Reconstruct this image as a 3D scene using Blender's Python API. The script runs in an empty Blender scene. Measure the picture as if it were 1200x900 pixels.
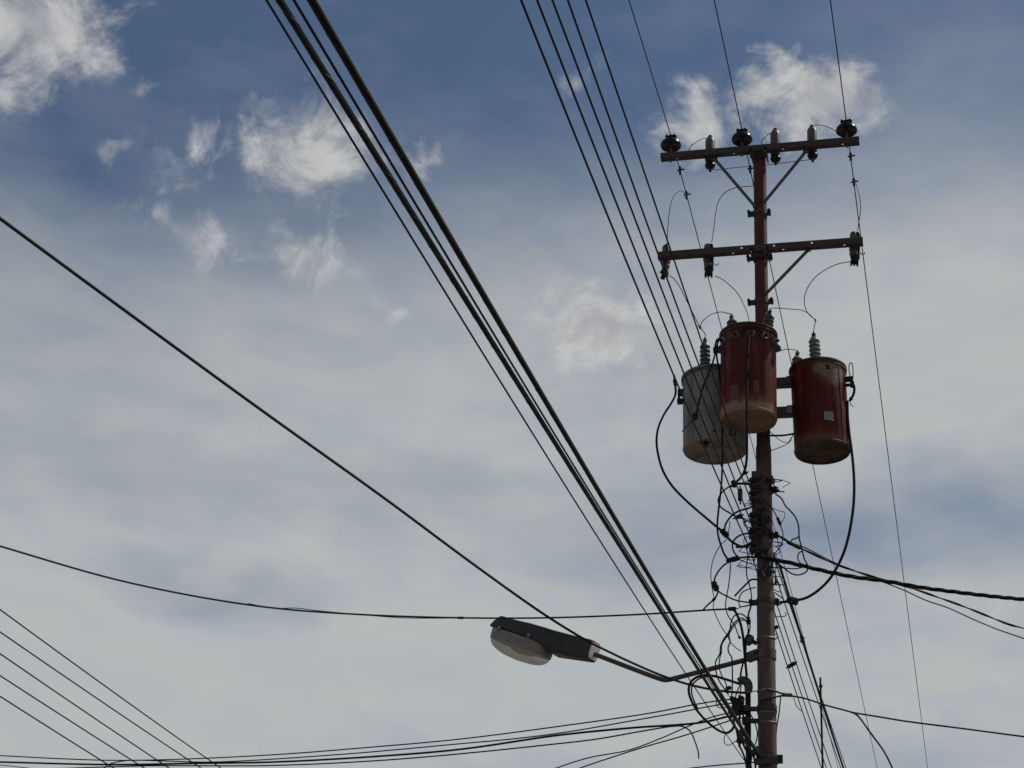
import bpy, bmesh, math, random
import numpy as np
from mathutils import Vector, Matrix
random.seed(7)
sc = bpy.context.scene
COL = sc.collection

# ------------------------------------------------------------------ camera
FOC = 2200.0                      # focal length in photo pixels (1200 x 900)
PITCH, ROLL = math.radians(27.5), math.radians(3.23)
CAM = Vector((0, 0, 1.6))
_f = Vector((0, math.cos(PITCH), math.sin(PITCH)))
_u = Vector((0, -math.sin(PITCH), math.cos(PITCH)))
_r = Vector((1, 0, 0))
CR = _r * math.cos(ROLL) + _u * math.sin(ROLL)
CU = -_r * math.sin(ROLL) + _u * math.cos(ROLL)
CF = _f
cd = bpy.data.cameras.new('camera')
cam = bpy.data.objects.new('camera', cd)
COL.objects.link(cam)
cd.sensor_width = 36.0
cd.lens = FOC / 1200 * 36
cd.clip_start = 0.1
cd.clip_end = 6000
m = Matrix((CR, CU, -CF)).transposed().to_4x4()
m.translation = CAM
cam.matrix_world = m
sc.camera = cam

# ------------------------------------------------------------------ sky and sun
SUN_AZ, SUN_EL = math.radians(74), math.radians(55)     # azimuth to the right of +Y
SKY_STRENGTH = 0.061
def pixdir(px, py):
    d = CR * (px - 600) + CU * (450 - py) + CF * FOC
    return d.normalized()
def build_world():
    w = bpy.data.worlds.new('World'); sc.world = w; w.use_nodes = True
    w.cycles.sampling_method = 'MANUAL'; w.cycles.sample_map_resolution = 256
    nt = w.node_tree; nt.nodes.clear()
    N = nt.nodes.new; L = nt.links.new
    def math_(op, a, b=None, c=None, clamp=False):
        n = N('ShaderNodeMath'); n.operation = op; n.use_clamp = clamp
        for i, x in enumerate((a, b, c)):
            if x is None: continue
            if isinstance(x, (int, float)): n.inputs[i].default_value = x
            else: L(x, n.inputs[i])
        return n.outputs[0]
    def vmath(op, a, b):
        n = N('ShaderNodeVectorMath'); n.operation = op
        for i, x in enumerate((a, b)):
            if isinstance(x, (tuple, list)): n.inputs[i].default_value = x
            elif isinstance(x, (int, float)): n.inputs['Scale'].default_value = x
            else: L(x, n.inputs[i])
        return n.outputs[0]
    def noise(v, scale, detail=4, rough=0.55, dist=0.0):
        n = N('ShaderNodeTexNoise'); L(v, n.inputs['Vector'])
        n.inputs['Scale'].default_value = scale; n.inputs['Detail'].default_value = detail
        n.inputs['Roughness'].default_value = rough; n.inputs['Distortion'].default_value = dist
        return n
    def mrange(x, a, b, c=0.0, d=1.0, smooth=True):
        n = N('ShaderNodeMapRange'); n.interpolation_type = 'SMOOTHSTEP' if smooth else 'LINEAR'
        L(x, n.inputs[0])
        for i, q in enumerate((a, b, c, d)): n.inputs[i + 1].default_value = q
        return n.outputs[0]
    def mix(f, a, b):
        n = N('ShaderNodeMix'); n.data_type = 'RGBA'
        L(f, n.inputs[0]) if not isinstance(f, float) else setattr(n.inputs[0], 'default_value', f)
        for i, x in ((6, a), (7, b)):
            if isinstance(x, tuple): n.inputs[i].default_value = x + (1,)
            else: L(x, n.inputs[i])
        return n.outputs[2]
    tc = N('ShaderNodeTexCoord'); d = tc.outputs['Generated']
    sep = N('ShaderNodeSeparateXYZ'); L(d, sep.inputs[0])
    az = math_('ARCTAN2', sep.outputs[0], sep.outputs[1])
    el = math_('ARCSINE', sep.outputs[2])
    azs = math_('MULTIPLY', az, 0.87)
    cmb = N('ShaderNodeCombineXYZ'); L(azs, cmb.inputs[0]); L(el, cmb.inputs[1])
    q = cmb.outputs[0]
    w1 = vmath('SCALE', vmath('SUBTRACT', noise(d, 13, 2).outputs['Color'], (.5, .5, .5)), 0.035)
    w2 = vmath('SCALE', vmath('SUBTRACT', noise(d, 55, 3).outputs['Color'], (.5, .5, .5)), 0.034)
    q1 = vmath('ADD', vmath('ADD', q, w1), w2)
    def coord(px, py):
        v = pixdir(px, py)
        return (math.atan2(v.x, v.y) * 0.87, math.asin(v.z), 0)
    def blob(px, py, rx, ry, s, acc, vec=None):
        c = coord(px, py); ix, iy = FOC / rx, FOC / ry
        n = N('ShaderNodeVectorMath'); n.operation = 'MULTIPLY_ADD'; L(vec if vec is not None else q1, n.inputs[0])
        n.inputs[1].default_value = (ix, iy, 0); n.inputs[2].default_value = (-c[0] * ix, -c[1] * iy, 0)
        l = N('ShaderNodeVectorMath'); l.operation = 'LENGTH'; L(n.outputs[0], l.inputs[0]); ln = l.outputs['Value']
        if vec is None: return math_('MAXIMUM', math_('MULTIPLY_ADD', ln, -s, s), acc)
        return math_('MULTIPLY_ADD', math_('SUBTRACT', 1.0, ln, clamp=True), s, acc)
    # --- small bright cumulus puffs
    puffs = [(30, 20, 190, 125, 1.2), (120, 60, 95, 62, .72), (0, 105, 75, 80, .75),
             (365, 172, 150, 98, 1.12), (315, 135, 80, 50, .8), (430, 195, 90, 60, .7), (243, 168, 55, 45, .62), (204, 190, 52, 52, .52), (138, 165, 70, 42, .48),
             (190, 255, 110, 40, .5), (250, 285, 100, 38, .52), (345, 298, 90, 62, .78), (507, 196, 52, 44, .74), (350, 92, 55, 26, .5),
             (822, 128, 85, 70, 1.15), (955, 116, 125, 76, 1.35), (888, 112, 105, 62, 1.0), (930, 88, 60, 44, .9), (670, 95, 95, 52, .46), (745, 120, 65, 42, .42),
             (690, 383, 120, 76, 1.45), (508, 382, 60, 38, .56), (450, 375, 60, 30, .42), (1145, 715, 110, 34, .55)]
    acc = 0.0
    for b in puffs: acc = blob(*b, acc)
    fb = noise(d, 27, 8, 0.66, 0.6).outputs['Fac']
    # sparse puffs of the same kind over the rest of the sky
    far = mrange(noise(vmath('ADD', d, (3.1, 1.7, 0.4)), 7, 2).outputs['Fac'], .58, .80, 0, .8)
    acc = math_('MAXIMUM', acc, math_('MULTIPLY', far, mrange(math_('ABSOLUTE', az), .32, .55)))
    pd = mrange(math_('ADD', acc, math_('MULTIPLY', math_('SUBTRACT', fb, .5), 1.7)), .22, .98, 0, .96)
    pd = math_('MULTIPLY', pd, mrange(acc, .02, .22))
    # --- thin veil that thickens towards the horizon, in long soft streaks
    sq = N('ShaderNodeMapping'); sq.inputs['Scale'].default_value = (1, 1, 2.6); sq.inputs['Rotation'].default_value = (.06, .1, .3); L(d, sq.inputs[0])
    vn = noise(sq.outputs[0], 6.5, 4, .5, .35).outputs['Fac']
    vn2 = noise(sq.outputs[0], 22, 4, .55, .2).outputs['Fac']
    veil = math_('ADD', mrange(el, math.radians(36.8), math.radians(27), .0, .74), mrange(el, math.radians(28), math.radians(17), 0, .24))
    q2 = vmath('ADD', q, vmath('SCALE', w1, 1.8))
    soft = [(1120, 340, 330, 300, .60), (1090, 80, 220, 140, .12), (150, 800, 500, 260, .16), (600, 800, 300, 200, .12), (740, 300, 320, 170, .28),
            (250, 690, 190, 56, -.36), (1090, 592, 250, 95, -.42), (960, 640, 120, 100, -.2), (740, 655, 210, 65, -.32), (120, 215, 340, 140, -.30), (520, 500, 380, 220, .16), (1180, 600, 150, 70, -.25), (930, 600, 90, 60, -.2),
            (470, 585, 240, 70, -.20), (1050, 890, 240, 46, -.25), (560, 890, 300, 50, -.22), (30, 360, 180, 90, -.10), (130, 560, 230, 90, -.16)]
    for b in soft: veil = blob(*b, veil, vec=q2)
    veil = math_('ADD', veil, math_('MULTIPLY', math_('SUBTRACT', vn, .5), .24))
    veil = math_('ADD', veil, math_('MULTIPLY', math_('SUBTRACT', vn2, .5), .20))
    veil = mrange(veil, 0, 1.0, 0, .98, False)
    sky = N('ShaderNodeTexSky'); sky.sky_type = 'NISHITA'; sky.sun_disc = False
    sky.sun_elevation = SUN_EL; sky.sun_rotation = SUN_AZ
    sky.air_density = 1.0; sky.dust_density = 0.6; sky.ozone_density = 2.2; sky.altitude = 300
    k = 1 / SKY_STRENGTH
    vcol = mix(mrange(vn2, .3, .7), (.435 * k, .47 * k, .492 * k), (.478 * k, .495 * k, .492 * k))
    pcol = mix(mrange(fb, .35, .65), (.38 * k, .39 * k, .41 * k), (.55 * k, .555 * k, .55 * k))
    c = mix(veil, sky.outputs[0], vcol)
    c = mix(pd, c, pcol)
    bg = N('ShaderNodeBackground'); bg.inputs['Strength'].default_value = SKY_STRENGTH; L(c, bg.inputs['Color'])
    out = N('ShaderNodeOutputWorld'); L(bg.outputs[0], out.inputs['Surface'])
build_world()
sd = bpy.data.lights.new('sun', 'SUN'); sd.energy = 3.4; sd.angle = math.radians(0.55); sd.color = (1.0, .95, .86)
sun = bpy.data.objects.new('sun', sd); COL.objects.link(sun)
sdir = Vector((math.sin(SUN_AZ) * math.cos(SUN_EL), math.cos(SUN_AZ) * math.cos(SUN_EL), math.sin(SUN_EL)))
sun.rotation_euler = sdir.to_track_quat('Z', 'Y').to_euler()
sun.location = (20, 20, 40)
sc.view_settings.view_transform = 'Standard'; sc.view_settings.look = 'None'
sc.view_settings.exposure = 0.0; sc.view_settings.gamma = 1.0; sc.view_settings.use_curve_mapping = False

# ------------------------------------------------------------------ the pole's frame
YAW = math.radians(14.05)                    # crossarms: right end is nearer the camera
POLE = Vector((2.2935, 15.2, 0))
UD = Vector((math.cos(YAW), -math.sin(YAW), 0)); VD = Vector((math.sin(YAW), math.cos(YAW), 0))
def uvz(p):
    q = p - POLE
    return Vector((q.dot(UD), q.dot(VD), p.z))
def loc(u, v, z): return POLE + UD * u + VD * v + Vector((0, 0, z))
def W(px, py, v=0.0):                        # the place v metres behind (-: in front of) the pole
    d = pixdir(px, py)
    t = (POLE.dot(VD) + v - CAM.dot(VD)) / d.dot(VD)
    return CAM + d * t
def WU(px, py, u):                           # the place u metres along the arms from the pole
    d = pixdir(px, py)
    t = (POLE.dot(UD) + u - CAM.dot(UD)) / d.dot(UD)
    return CAM + d * t
def WZ(px, py, z):
    d = pixdir(px, py); return CAM + d * ((z - CAM.z) / d.z)
def mpp(p): return (p - CAM).dot(CF) / FOC   # metres per photo pixel at a place

# ------------------------------------------------------------------ materials
MATS = {}
def mat(name, col, rough=.6, metal=0.0, col2=None, scale=18.0, amt=.6, bump=.0, streak=1.0, coat=0.0, spec=.5):
    if name in MATS: return MATS[name]
    M = bpy.data.materials.new(name); M.use_nodes = True; nt = M.node_tree
    b = nt.nodes['Principled BSDF']; N = nt.nodes.new; L = nt.links.new
    b.inputs['Roughness'].default_value = rough; b.inputs['Metallic'].default_value = metal
    b.inputs['Coat Weight'].default_value = coat; b.inputs['Specular IOR Level'].default_value = spec
    col2 = col2 or tuple(c * .55 for c in col)
    tc = N('ShaderNodeTexCoord'); mp = N('ShaderNodeMapping'); mp.inputs['Scale'].default_value = (1, 1, streak)
    L(tc.outputs['Object'], mp.inputs[0])
    n = N('ShaderNodeTexNoise'); n.inputs['Scale'].default_value = scale; n.inputs['Detail'].default_value = 7; n.inputs['Roughness'].default_value = .65
    L(mp.outputs[0], n.inputs['Vector'])
    r = N('ShaderNodeMapRange'); r.inputs[1].default_value = .35; r.inputs[2].default_value = .68; r.inputs[4].default_value = amt; L(n.outputs['Fac'], r.inputs[0])
    x = N('ShaderNodeMix'); x.data_type = 'RGBA'; L(r.outputs[0], x.inputs[0])
    x.inputs[6].default_value = col + (1,); x.inputs[7].default_value = col2 + (1,)
    L(x.outputs[2], b.inputs['Base Color'])
    r2 = N('ShaderNodeMapRange'); r2.inputs[3].default_value = max(0, rough - .12); r2.inputs[4].default_value = min(1, rough + .15); L(n.outputs['Fac'], r2.inputs[0])
    L(r2.outputs[0], b.inputs['Roughness'])
    if bump:
        bp = N('ShaderNodeBump'); bp.inputs['Strength'].default_value = bump; bp.inputs['Distance'].default_value = .004
        L(n.outputs['Fac'], bp.inputs['Height']); L(bp.outputs[0], b.inputs['Normal'])
    MATS[name] = M
    return M
STEEL = mat('weathered_galvanised_steel', (.075, .072, .067), .65, .15, (.042, .033, .027), 22, .8, .3)
ARM = mat('rusting_brown_steel', (.048, .035, .03), .75, .05, (.028, .017, .013), 14, .8, .3)
DARK = mat('dark_fittings', (.016, .015, .0145), .7, 0, (.009, .0085, .008), 25, .7, .2, spec=.2)
BLACK = mat('black_cable_jacket', (.007, .007, .008), .7, 0, (.013, .0125, .012), 9, .6, spec=.15)
WIRE = mat('weathered_conductor', (.03, .029, .028), .65, .1, (.017, .016, .016), 12, .6, spec=.25)
BRIGHT = mat('bright_tie_wire', (.28, .27, .255), .5, .4, (.13, .125, .12), 30, .6)
BROWN = mat('brown_glazed_porcelain', (.009, .006, .007), .2, 0, (.006, .004, .005), 12, .5, spec=.28)
GREYPOR = mat('grey_glazed_porcelain', (.15, .15, .146), .35, 0, (.085, .105, .095), 20, .7, streak=.5)
ARREST = mat('grey_arrester_body', (.10, .098, .09), .5, 0, (.05, .046, .038), 26, .8, streak=.35)
HOUSE = mat('lamp_housing_paint', (.026, .027, .031), .6, .1, (.015, .015, .017), 11, .7, .1)
SKIRT = mat('lamp_door_aluminium', (.20, .19, .175), .6, 0, (.12, .11, .095), 14, .7)
PLATE = mat('aluminium_plate', (.20, .20, .195), .5, .2, (.13, .125, .12), 40, .6)
WHITE = mat('white_end_plate', (.62, .61, .58), .5, 0, (.4, .38, .35), 30, .5)
INK = mat('black_stencil_paint', (.012, .012, .012), .7)
BLUEBLK = mat('photocell_plastic', (.025, .028, .045), .4, 0, (.018, .02, .03), 15, .5)

def tank_mat(name, base, base2, kind, R, H):
    M = bpy.data.materials.new(name); M.use_nodes = True; nt = M.node_tree
    b = nt.nodes['Principled BSDF']; N = nt.nodes.new; L = nt.links.new
    tc = N('ShaderNodeTexCoord'); o = tc.outputs['Object']
    sep = N('ShaderNodeSeparateXYZ'); L(o, sep.inputs[0])
    def noise(scale, detail=7, rough=.6, sx=1, sz=1):
        mp = N('ShaderNodeMapping'); mp.inputs['Scale'].default_value = (sx, sx, sz); L(o, mp.inputs[0])
        n = N('ShaderNodeTexNoise'); n.inputs['Scale'].default_value = scale; n.inputs['Detail'].default_value = detail; n.inputs['Roughness'].default_value = rough
        L(mp.outputs[0], n.inputs['Vector']); return n.outputs['Fac']
    def mr(x, a, b_, c=0., d=1.):
        n = N('ShaderNodeMapRange'); n.interpolation_type = 'SMOOTHSTEP'; L(x, n.inputs[0])
        for i, v in enumerate((a, b_, c, d)): n.inputs[i + 1].default_value = v
        return n.outputs[0]
    def mt(op, a, b_):
        n = N('ShaderNodeMath'); n.operation = op
        for i, x in enumerate((a, b_)):
            if isinstance(x, (int, float)): n.inputs[i].default_value = x
            else: L(x, n.inputs[i])
        return n.outputs[0]
    def mix(f, a, b_):
        n = N('ShaderNodeMix'); n.data_type = 'RGBA'; L(f, n.inputs[0])
        for i, x in ((6, a), (7, b_)):
            if isinstance(x, tuple): n.inputs[i].default_value = x + (1,)
            else: L(x, n.inputs[i])
        return n.outputs[2]
    wear = .22 if 'peeled' in name else 1.0
    n1 = noise(6, 6); n2 = noise(22, 8, .65, 1, .3); n3 = noise(45, 6)
    c = mix(mr(n1, .35, .65), base, base2)
    z = sep.outputs[2]
    if kind == 'red':
        c = mix(mr(n2, .5, .72, 0, .5), c, tuple(x * .5 for x in base2))
        n4 = noise(9, 8, .7, 1, .16); c = mix(mr(n4, .52, .68, 0, .65), c, (.17, .05, .020)); c = mix(mr(n3, .62, .7, 0, .5), c, (.14, .06, .03))
        # paint worn through to primer round the foot, orange rust above it
        foot = mt('ADD', z, mt('MULTIPLY', mt('SUBTRACT', n2, .5), .16))
        c = mix(mr(foot, .26, .04, 0, .75 * wear), c, (.19, .062, .028))
        c = mix(mr(foot, .125, .05, 0, .9 * wear), c, (.24, .168, .12))
        c = mix(mr(z, .019, .0155), c, mix(mr(n1, .35, .7), *(((.075, .045, .028), (.016, .012, .010)) if 'peeled' in name else ((.24, .165, .108), (.15, .098, .066)))))
        # worn bright spot near the top on the right
        mp = N('ShaderNodeMapping'); mp.vector_type = 'TEXTURE'; L(o, mp.inputs[0])
        mp.inputs['Location'].default_value = (R * .60, -R * .80, H - .08); mp.inputs['Scale'].default_value = (R * 1.25, R * 1.1, .24)
        g = N('ShaderNodeTexGradient'); g.gradient_type = 'SPHERICAL'; L(mp.outputs[0], g.inputs[0])
        p = mr(mt('ADD', g.outputs['Fac'], mt('MULTIPLY', mt('SUBTRACT', n1, .5), 1.3)), .28, .62, 0, .85)
        if 'peeled' in name:
            c = mix(p, c, mix(mr(n3, .4, .6), (.20, .165, .115), (.13, .10, .075)))
        top = mt('ADD', z, mt('MULTIPLY', mt('SUBTRACT', n2, .5), .12))
        c = mix(mr(top, H - .05, H - .01, 0, .6), c, (.09, .04, .028))
    else:
        c = mix(mr(n2, .52, .7, 0, .6), c, tuple(x * .55 for x in base2))
        n5 = noise(13, 8, .72, 1, .07); c = mix(mr(n5, .46, .66, 0, .55), c, (.085, .084, .082)); c = mix(mr(n5, .42, .30, 0, .35), c, (.29, .285, .275))
        foot = mt('ADD', z, mt('MULTIPLY', mt('SUBTRACT', n2, .5), .25))
        c = mix(mr(foot, .16, .03, 0, .45), c, (.17, .155, .125))
        c = mix(mr(mt('ADD', n3, mt('MULTIPLY', mr(z, .25, .02), .10)), .70, .74, 0, .7), c, (.5, .49, .46))
        c = mix(mr(z, .019, .0155), c, mix(mr(n1, .4, .7), (.22, .205, .165), (.10, .085, .07)))
    L(c, b.inputs['Base Color'])
    L(mr(n2, .3, .7, .45, .8), b.inputs['Roughness']); b.inputs['Specular IOR Level'].default_value = .14
    bp = N('ShaderNodeBump'); bp.inputs['Strength'].default_value = .25; bp.inputs['Distance'].default_value = .004
    L(n2, bp.inputs['Height']); L(bp.outputs[0], b.inputs['Normal'])
    return M

# ------------------------------------------------------------------ mesh helpers
class MB:
    def __init__(s): s.v = []; s.f = []
    def add(s, vs, fs):
        o = len(s.v); s.v += [Vector(x) for x in vs]; s.f += [tuple(i + o for i in f) for f in fs]; return s
    def box(s, c, size, M=None):
        x, y, z = (q / 2 for q in size); c = Vector(c)
        vs = [Vector((a, b, d)) for a in (-x, x) for b in (-y, y) for d in (-z, z)]
        if M is not None: vs = [M @ v for v in vs]
        return s.add([v + c for v in vs], [(0, 1, 3, 2), (4, 6, 7, 5), (0, 4, 5, 1), (2, 3, 7, 6), (0, 2, 6, 4), (1, 5, 7, 3)])
    def bar(s, p0, p1, w, h, up=(0, 0, 1)):
        p0, p1 = Vector(p0), Vector(p1); x = (p1 - p0).normalized(); y = Vector(up).cross(x).normalized(); z = x.cross(y)
        return s.box((p0 + p1) / 2, ((p1 - p0).length, w, h), Matrix((x, y, z)).transposed())
    def lathe(s, prof, n=20, M=None, closed=False):
        vs, fs = [], []; k = len(prof)
        for i in range(n):
            a = 2 * math.pi * i / n
            for r, z in prof: vs.append(Vector((r * math.cos(a), r * math.sin(a), z)))
        for i in range(n):
            j = (i + 1) % n
            for q in range(k - 1):
                fs.append((i * k + q, j * k + q, j * k + q + 1, i * k + q + 1))
        if M is not None: vs = [M @ v for v in vs]
        # close open ends
        if prof[0][0] > 1e-6: fs.append(tuple(i * k for i in reversed(range(n))))
        if prof[-1][0] > 1e-6: fs.append(tuple(i * k + k - 1 for i in range(n)))
        return s.add(vs, fs)
    def cyl(s, p0, p1, r, n=10, r1=None):
        p0, p1 = Vector(p0), Vector(p1); d = p1 - p0
        M = Matrix.Translation(p0) @ d.to_track_quat('Z', 'Y').to_matrix().to_4x4()
        return s.lathe([(r, 0), (r if r1 is None else r1, d.length)], n, M)
    def ball(s, c, r, n=8, sc_=(1, 1, 1)):
        M = Matrix.Translation(Vector(c)) @ Matrix.Diagonal(Vector(sc_)).to_4x4()
        return s.lathe([(r * math.sin(math.pi * i / n), -r * math.cos(math.pi * i / n)) for i in range(n + 1)], n * 2, M)
    def tube(s, pts, r, n=7):
        pts = [Vector(p) for p in pts]; k = len(pts)
        T = [(pts[min(i + 1, k - 1)] - pts[max(i - 1, 0)]).normalized() for i in range(k)]
        a = T[0].orthogonal().normalized(); vs = []
        for i in range(k):
            a = (a - T[i] * a.dot(T[i])); a = a.normalized() if a.length > 1e-6 else T[i].orthogonal().normalized()
            b = T[i].cross(a); rr = r[i] if isinstance(r, list) else r
            for j in range(n):
                t = 2 * math.pi * j / n; vs.append(pts[i] + a * (rr * math.cos(t)) + b * (rr * math.sin(t)))
        fs = []
        for i in range(k - 1):
            for j in range(n):
                q = (j + 1) % n; fs.append((i * n + j, i * n + q, (i + 1) * n + q, (i + 1) * n + j))
        fs.append(tuple(reversed(range(n)))); fs.append(tuple(range((k - 1) * n, k * n)))
        return s.add(vs, fs)
    def loft(s, rings):
        n = len(rings[0]); vs = [v for r in rings for v in r]; fs = []
        for i in range(len(rings) - 1):
            for j in range(n):
                q = (j + 1) % n; fs.append((i * n + j, i * n + q, (i + 1) * n + q, (i + 1) * n + j))
        fs.append(tuple(reversed(range(n)))); fs.append(tuple(range((len(rings) - 1) * n, len(rings) * n)))
        return s.add(vs, fs)
    def build(s, name, material, parent=None, origin=None, smooth=True, angle=38):
        me = bpy.data.meshes.new(name)
        o0 = Vector(origin) if origin is not None else Vector((0, 0, 0))
        me.from_pydata([v - o0 for v in s.v], [], s.f); me.update()
        bm = bmesh.new(); bm.from_mesh(me); bmesh.ops.recalc_face_normals(bm, faces=bm.faces); bm.to_mesh(me); bm.free()
        if smooth:
            for p in me.polygons: p.use_smooth = True
            me.set_sharp_from_angle(angle=math.radians(angle))
        me.materials.append(material)
        ob = bpy.data.objects.new(name, me); COL.objects.link(ob)
        if parent is not None: ob.parent = parent
        elif origin is not None: ob.location = o0
        return ob
def tag(o, label, cat, group=None):
    o['label'] = label; o['category'] = cat
    if group: o['group'] = group
    return o
def thing(name, label, cat, at=(0, 0, 0), rot=(0, 0, 0), group=None):
    e = bpy.data.objects.new(name, None); COL.objects.link(e); e.empty_display_size = .1
    e.location = at; e.rotation_euler = rot
    return tag(e, label, cat, group)
def copy_tree(o, parent=None):
    c = o.copy(); COL.objects.link(c); c.parent = parent
    for ch in list(o.children): copy_tree(ch, c)
    return c
def smooth_path(pts, step=.05):
    pts = [Vector(p) for p in pts]
    if len(pts) == 2:
        n = 12; return [pts[0].lerp(pts[1], i / n) for i in range(n + 1)]
    P = [pts[0] * 2 - pts[1]] + pts + [pts[-1] * 2 - pts[-2]]; out = []
    for i in range(1, len(P) - 2):
        p0, p1, p2, p3 = P[i - 1:i + 3]
        d1 = max((p1 - p0).length, 1e-4) ** .5; d2 = max((p2 - p1).length, 1e-4) ** .5; d3 = max((p3 - p2).length, 1e-4) ** .5
        m1 = (p2 - p1) + ((p1 - p0) / d1 - (p2 - p0) / (d1 + d2)) * d2
        m2 = (p2 - p1) + ((p3 - p2) / d3 - (p3 - p1) / (d2 + d3)) * d2
        n = min(24, max(3, int((p2 - p1).length / step)))
        for j in range(n):
            t = j / n; t2, t3 = t * t, t * t * t
            out.append(p1 * (2 * t3 - 3 * t2 + 1) + m1 * (t3 - 2 * t2 + t) + p2 * (-2 * t3 + 3 * t2) + m2 * (t3 - t2))
    out.append(pts[-1]); return out
def pp(lst):                                   # (px, py, v) triples -> places
    return [p if isinstance(p, Vector) else W(*p) for p in lst]
ROT = (0, 0, -YAW)
def cable(name, label, pts, r, material=None, cat='cable', group=None, conn=(), raw=False, n=6, strands=1, pitch=.35, ext=(0, 0)):
    path = [Vector(p) for p in pts] if raw else smooth_path(pp(pts))
    for e_, rev in zip(ext, (True, False)):    # run on in the same line, levelling out to the next fixing point
        if not e_: continue
        q = path[::-1] if rev else path; d = (q[-1] - q[-4]).normalized()
        add = [q[-1] + d * (e_ * i / 12) + Vector((0, 0, .012 * (e_ * i / 12) ** 2)) for i in range(1, 13)]
        path = (q + add)[::-1] if rev else q + add
    o = path[0].copy(); M_ = material or BLACK
    def connectors(par):
        for c in conn:
            p = c[0] if isinstance(c[0], Vector) else W(*c[0]); rr, ll = c[1], c[2]
            i = min(range(len(path)), key=lambda k: (path[k] - p).length)
            t = (path[min(i + 1, len(path) - 1)] - path[max(i - 1, 0)]).normalized()
            if len(c) > 3: t = (t + Vector(c[3])).normalized()
            q = path[i]
            mb = MB(); mb.tube([q - t * ll, q - t * ll * .8, q - t * ll * .3, q + t * ll * .3, q + t * ll * .8, q + t * ll], [rr * .55, rr, rr * .92, rr, rr * .95, rr * .5], 8)
            side = t.orthogonal().normalized()
            mb.cyl(q - side * rr * 1.7, q + side * rr * 1.5, rr * .35, 6)
            mb.build('connector', DARK, par, o)
    if strands == 1:
        ob = MB().tube(path, r, n).build(name, M_, None, o); tag(ob, label, cat, group)
        connectors(ob); return ob
    e = thing(name, label, cat, o, group=group)
    # strands wound round one another
    k = len(path); S = [0]
    for i in range(1, k): S.append(S[-1] + (path[i] - path[i - 1]).length)
    fine = []; total = S[-1]; nn = int(total / (pitch / 8)); j = 0
    for i in range(nn + 1):
        s_ = total * i / nn
        while j < k - 2 and S[j + 1] < s_: j += 1
        t = (s_ - S[j]) / max(S[j + 1] - S[j], 1e-6); fine.append((path[j].lerp(path[j + 1], t), s_))
    for q in range(strands):
        pts2 = []
        for i, (p, s_) in enumerate(fine):
            t = (fine[min(i + 1, nn)][0] - fine[max(i - 1, 0)][0]).normalized()
            a = t.cross(Vector((0, 0, 1))).normalized(); b = a.cross(t); ph = 2 * math.pi * (s_ / pitch + q / strands)
            off = r * 1.12 * (1 if strands > 2 else .95)
            pts2.append(p + a * (off * math.cos(ph)) + b * (off * math.sin(ph)))
        MB().tube(pts2, r, 6).build('strand', M_, e, o)
    connectors(e); return e
def span(u0, pix, v0, v1, a=None, lin=False, n=40, wob=.0):
    """points of an overhead span that keeps the same distance u0 along the arms: height fitted through photo points"""
    P = [uvz(WU(x, y, u0)) for x, y in pix]
    if a is not None: P.append(uvz(a))
    if lin or len(P) == 2:
        (a1, z1), (a2, z2) = (P[0].y, P[0].z), (P[-1].y, P[-1].z); sl = (z2 - z1) / (a2 - a1); Z = lambda v: z1 + sl * (v - a1)
    else:
        co = np.polyfit([p.y for p in P], [p.z for p in P], 2, w=[1] * (len(P) - 1) + [3]); Z = lambda v: float(np.polyval(co, v))
    return [loc(u0 + wob * math.sin(i * 1.3), v0 + (v1 - v0) * i / n, Z(v0 + (v1 - v0) * i / n)) for i in range(n + 1)]

# ------------------------------------------------------------------ ground
gm = mat('dusty_concrete_ground', (.15, .135, .115), .9, 0, (.10, .09, .078), .6, .8)
g = MB().add([(-3000, -3000, 0), (3000, -3000, 0), (3000, 3000, 0), (-3000, 3000, 0)], [(0, 1, 2, 3)]).build('ground', gm)
g['kind'] = 'structure'

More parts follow.
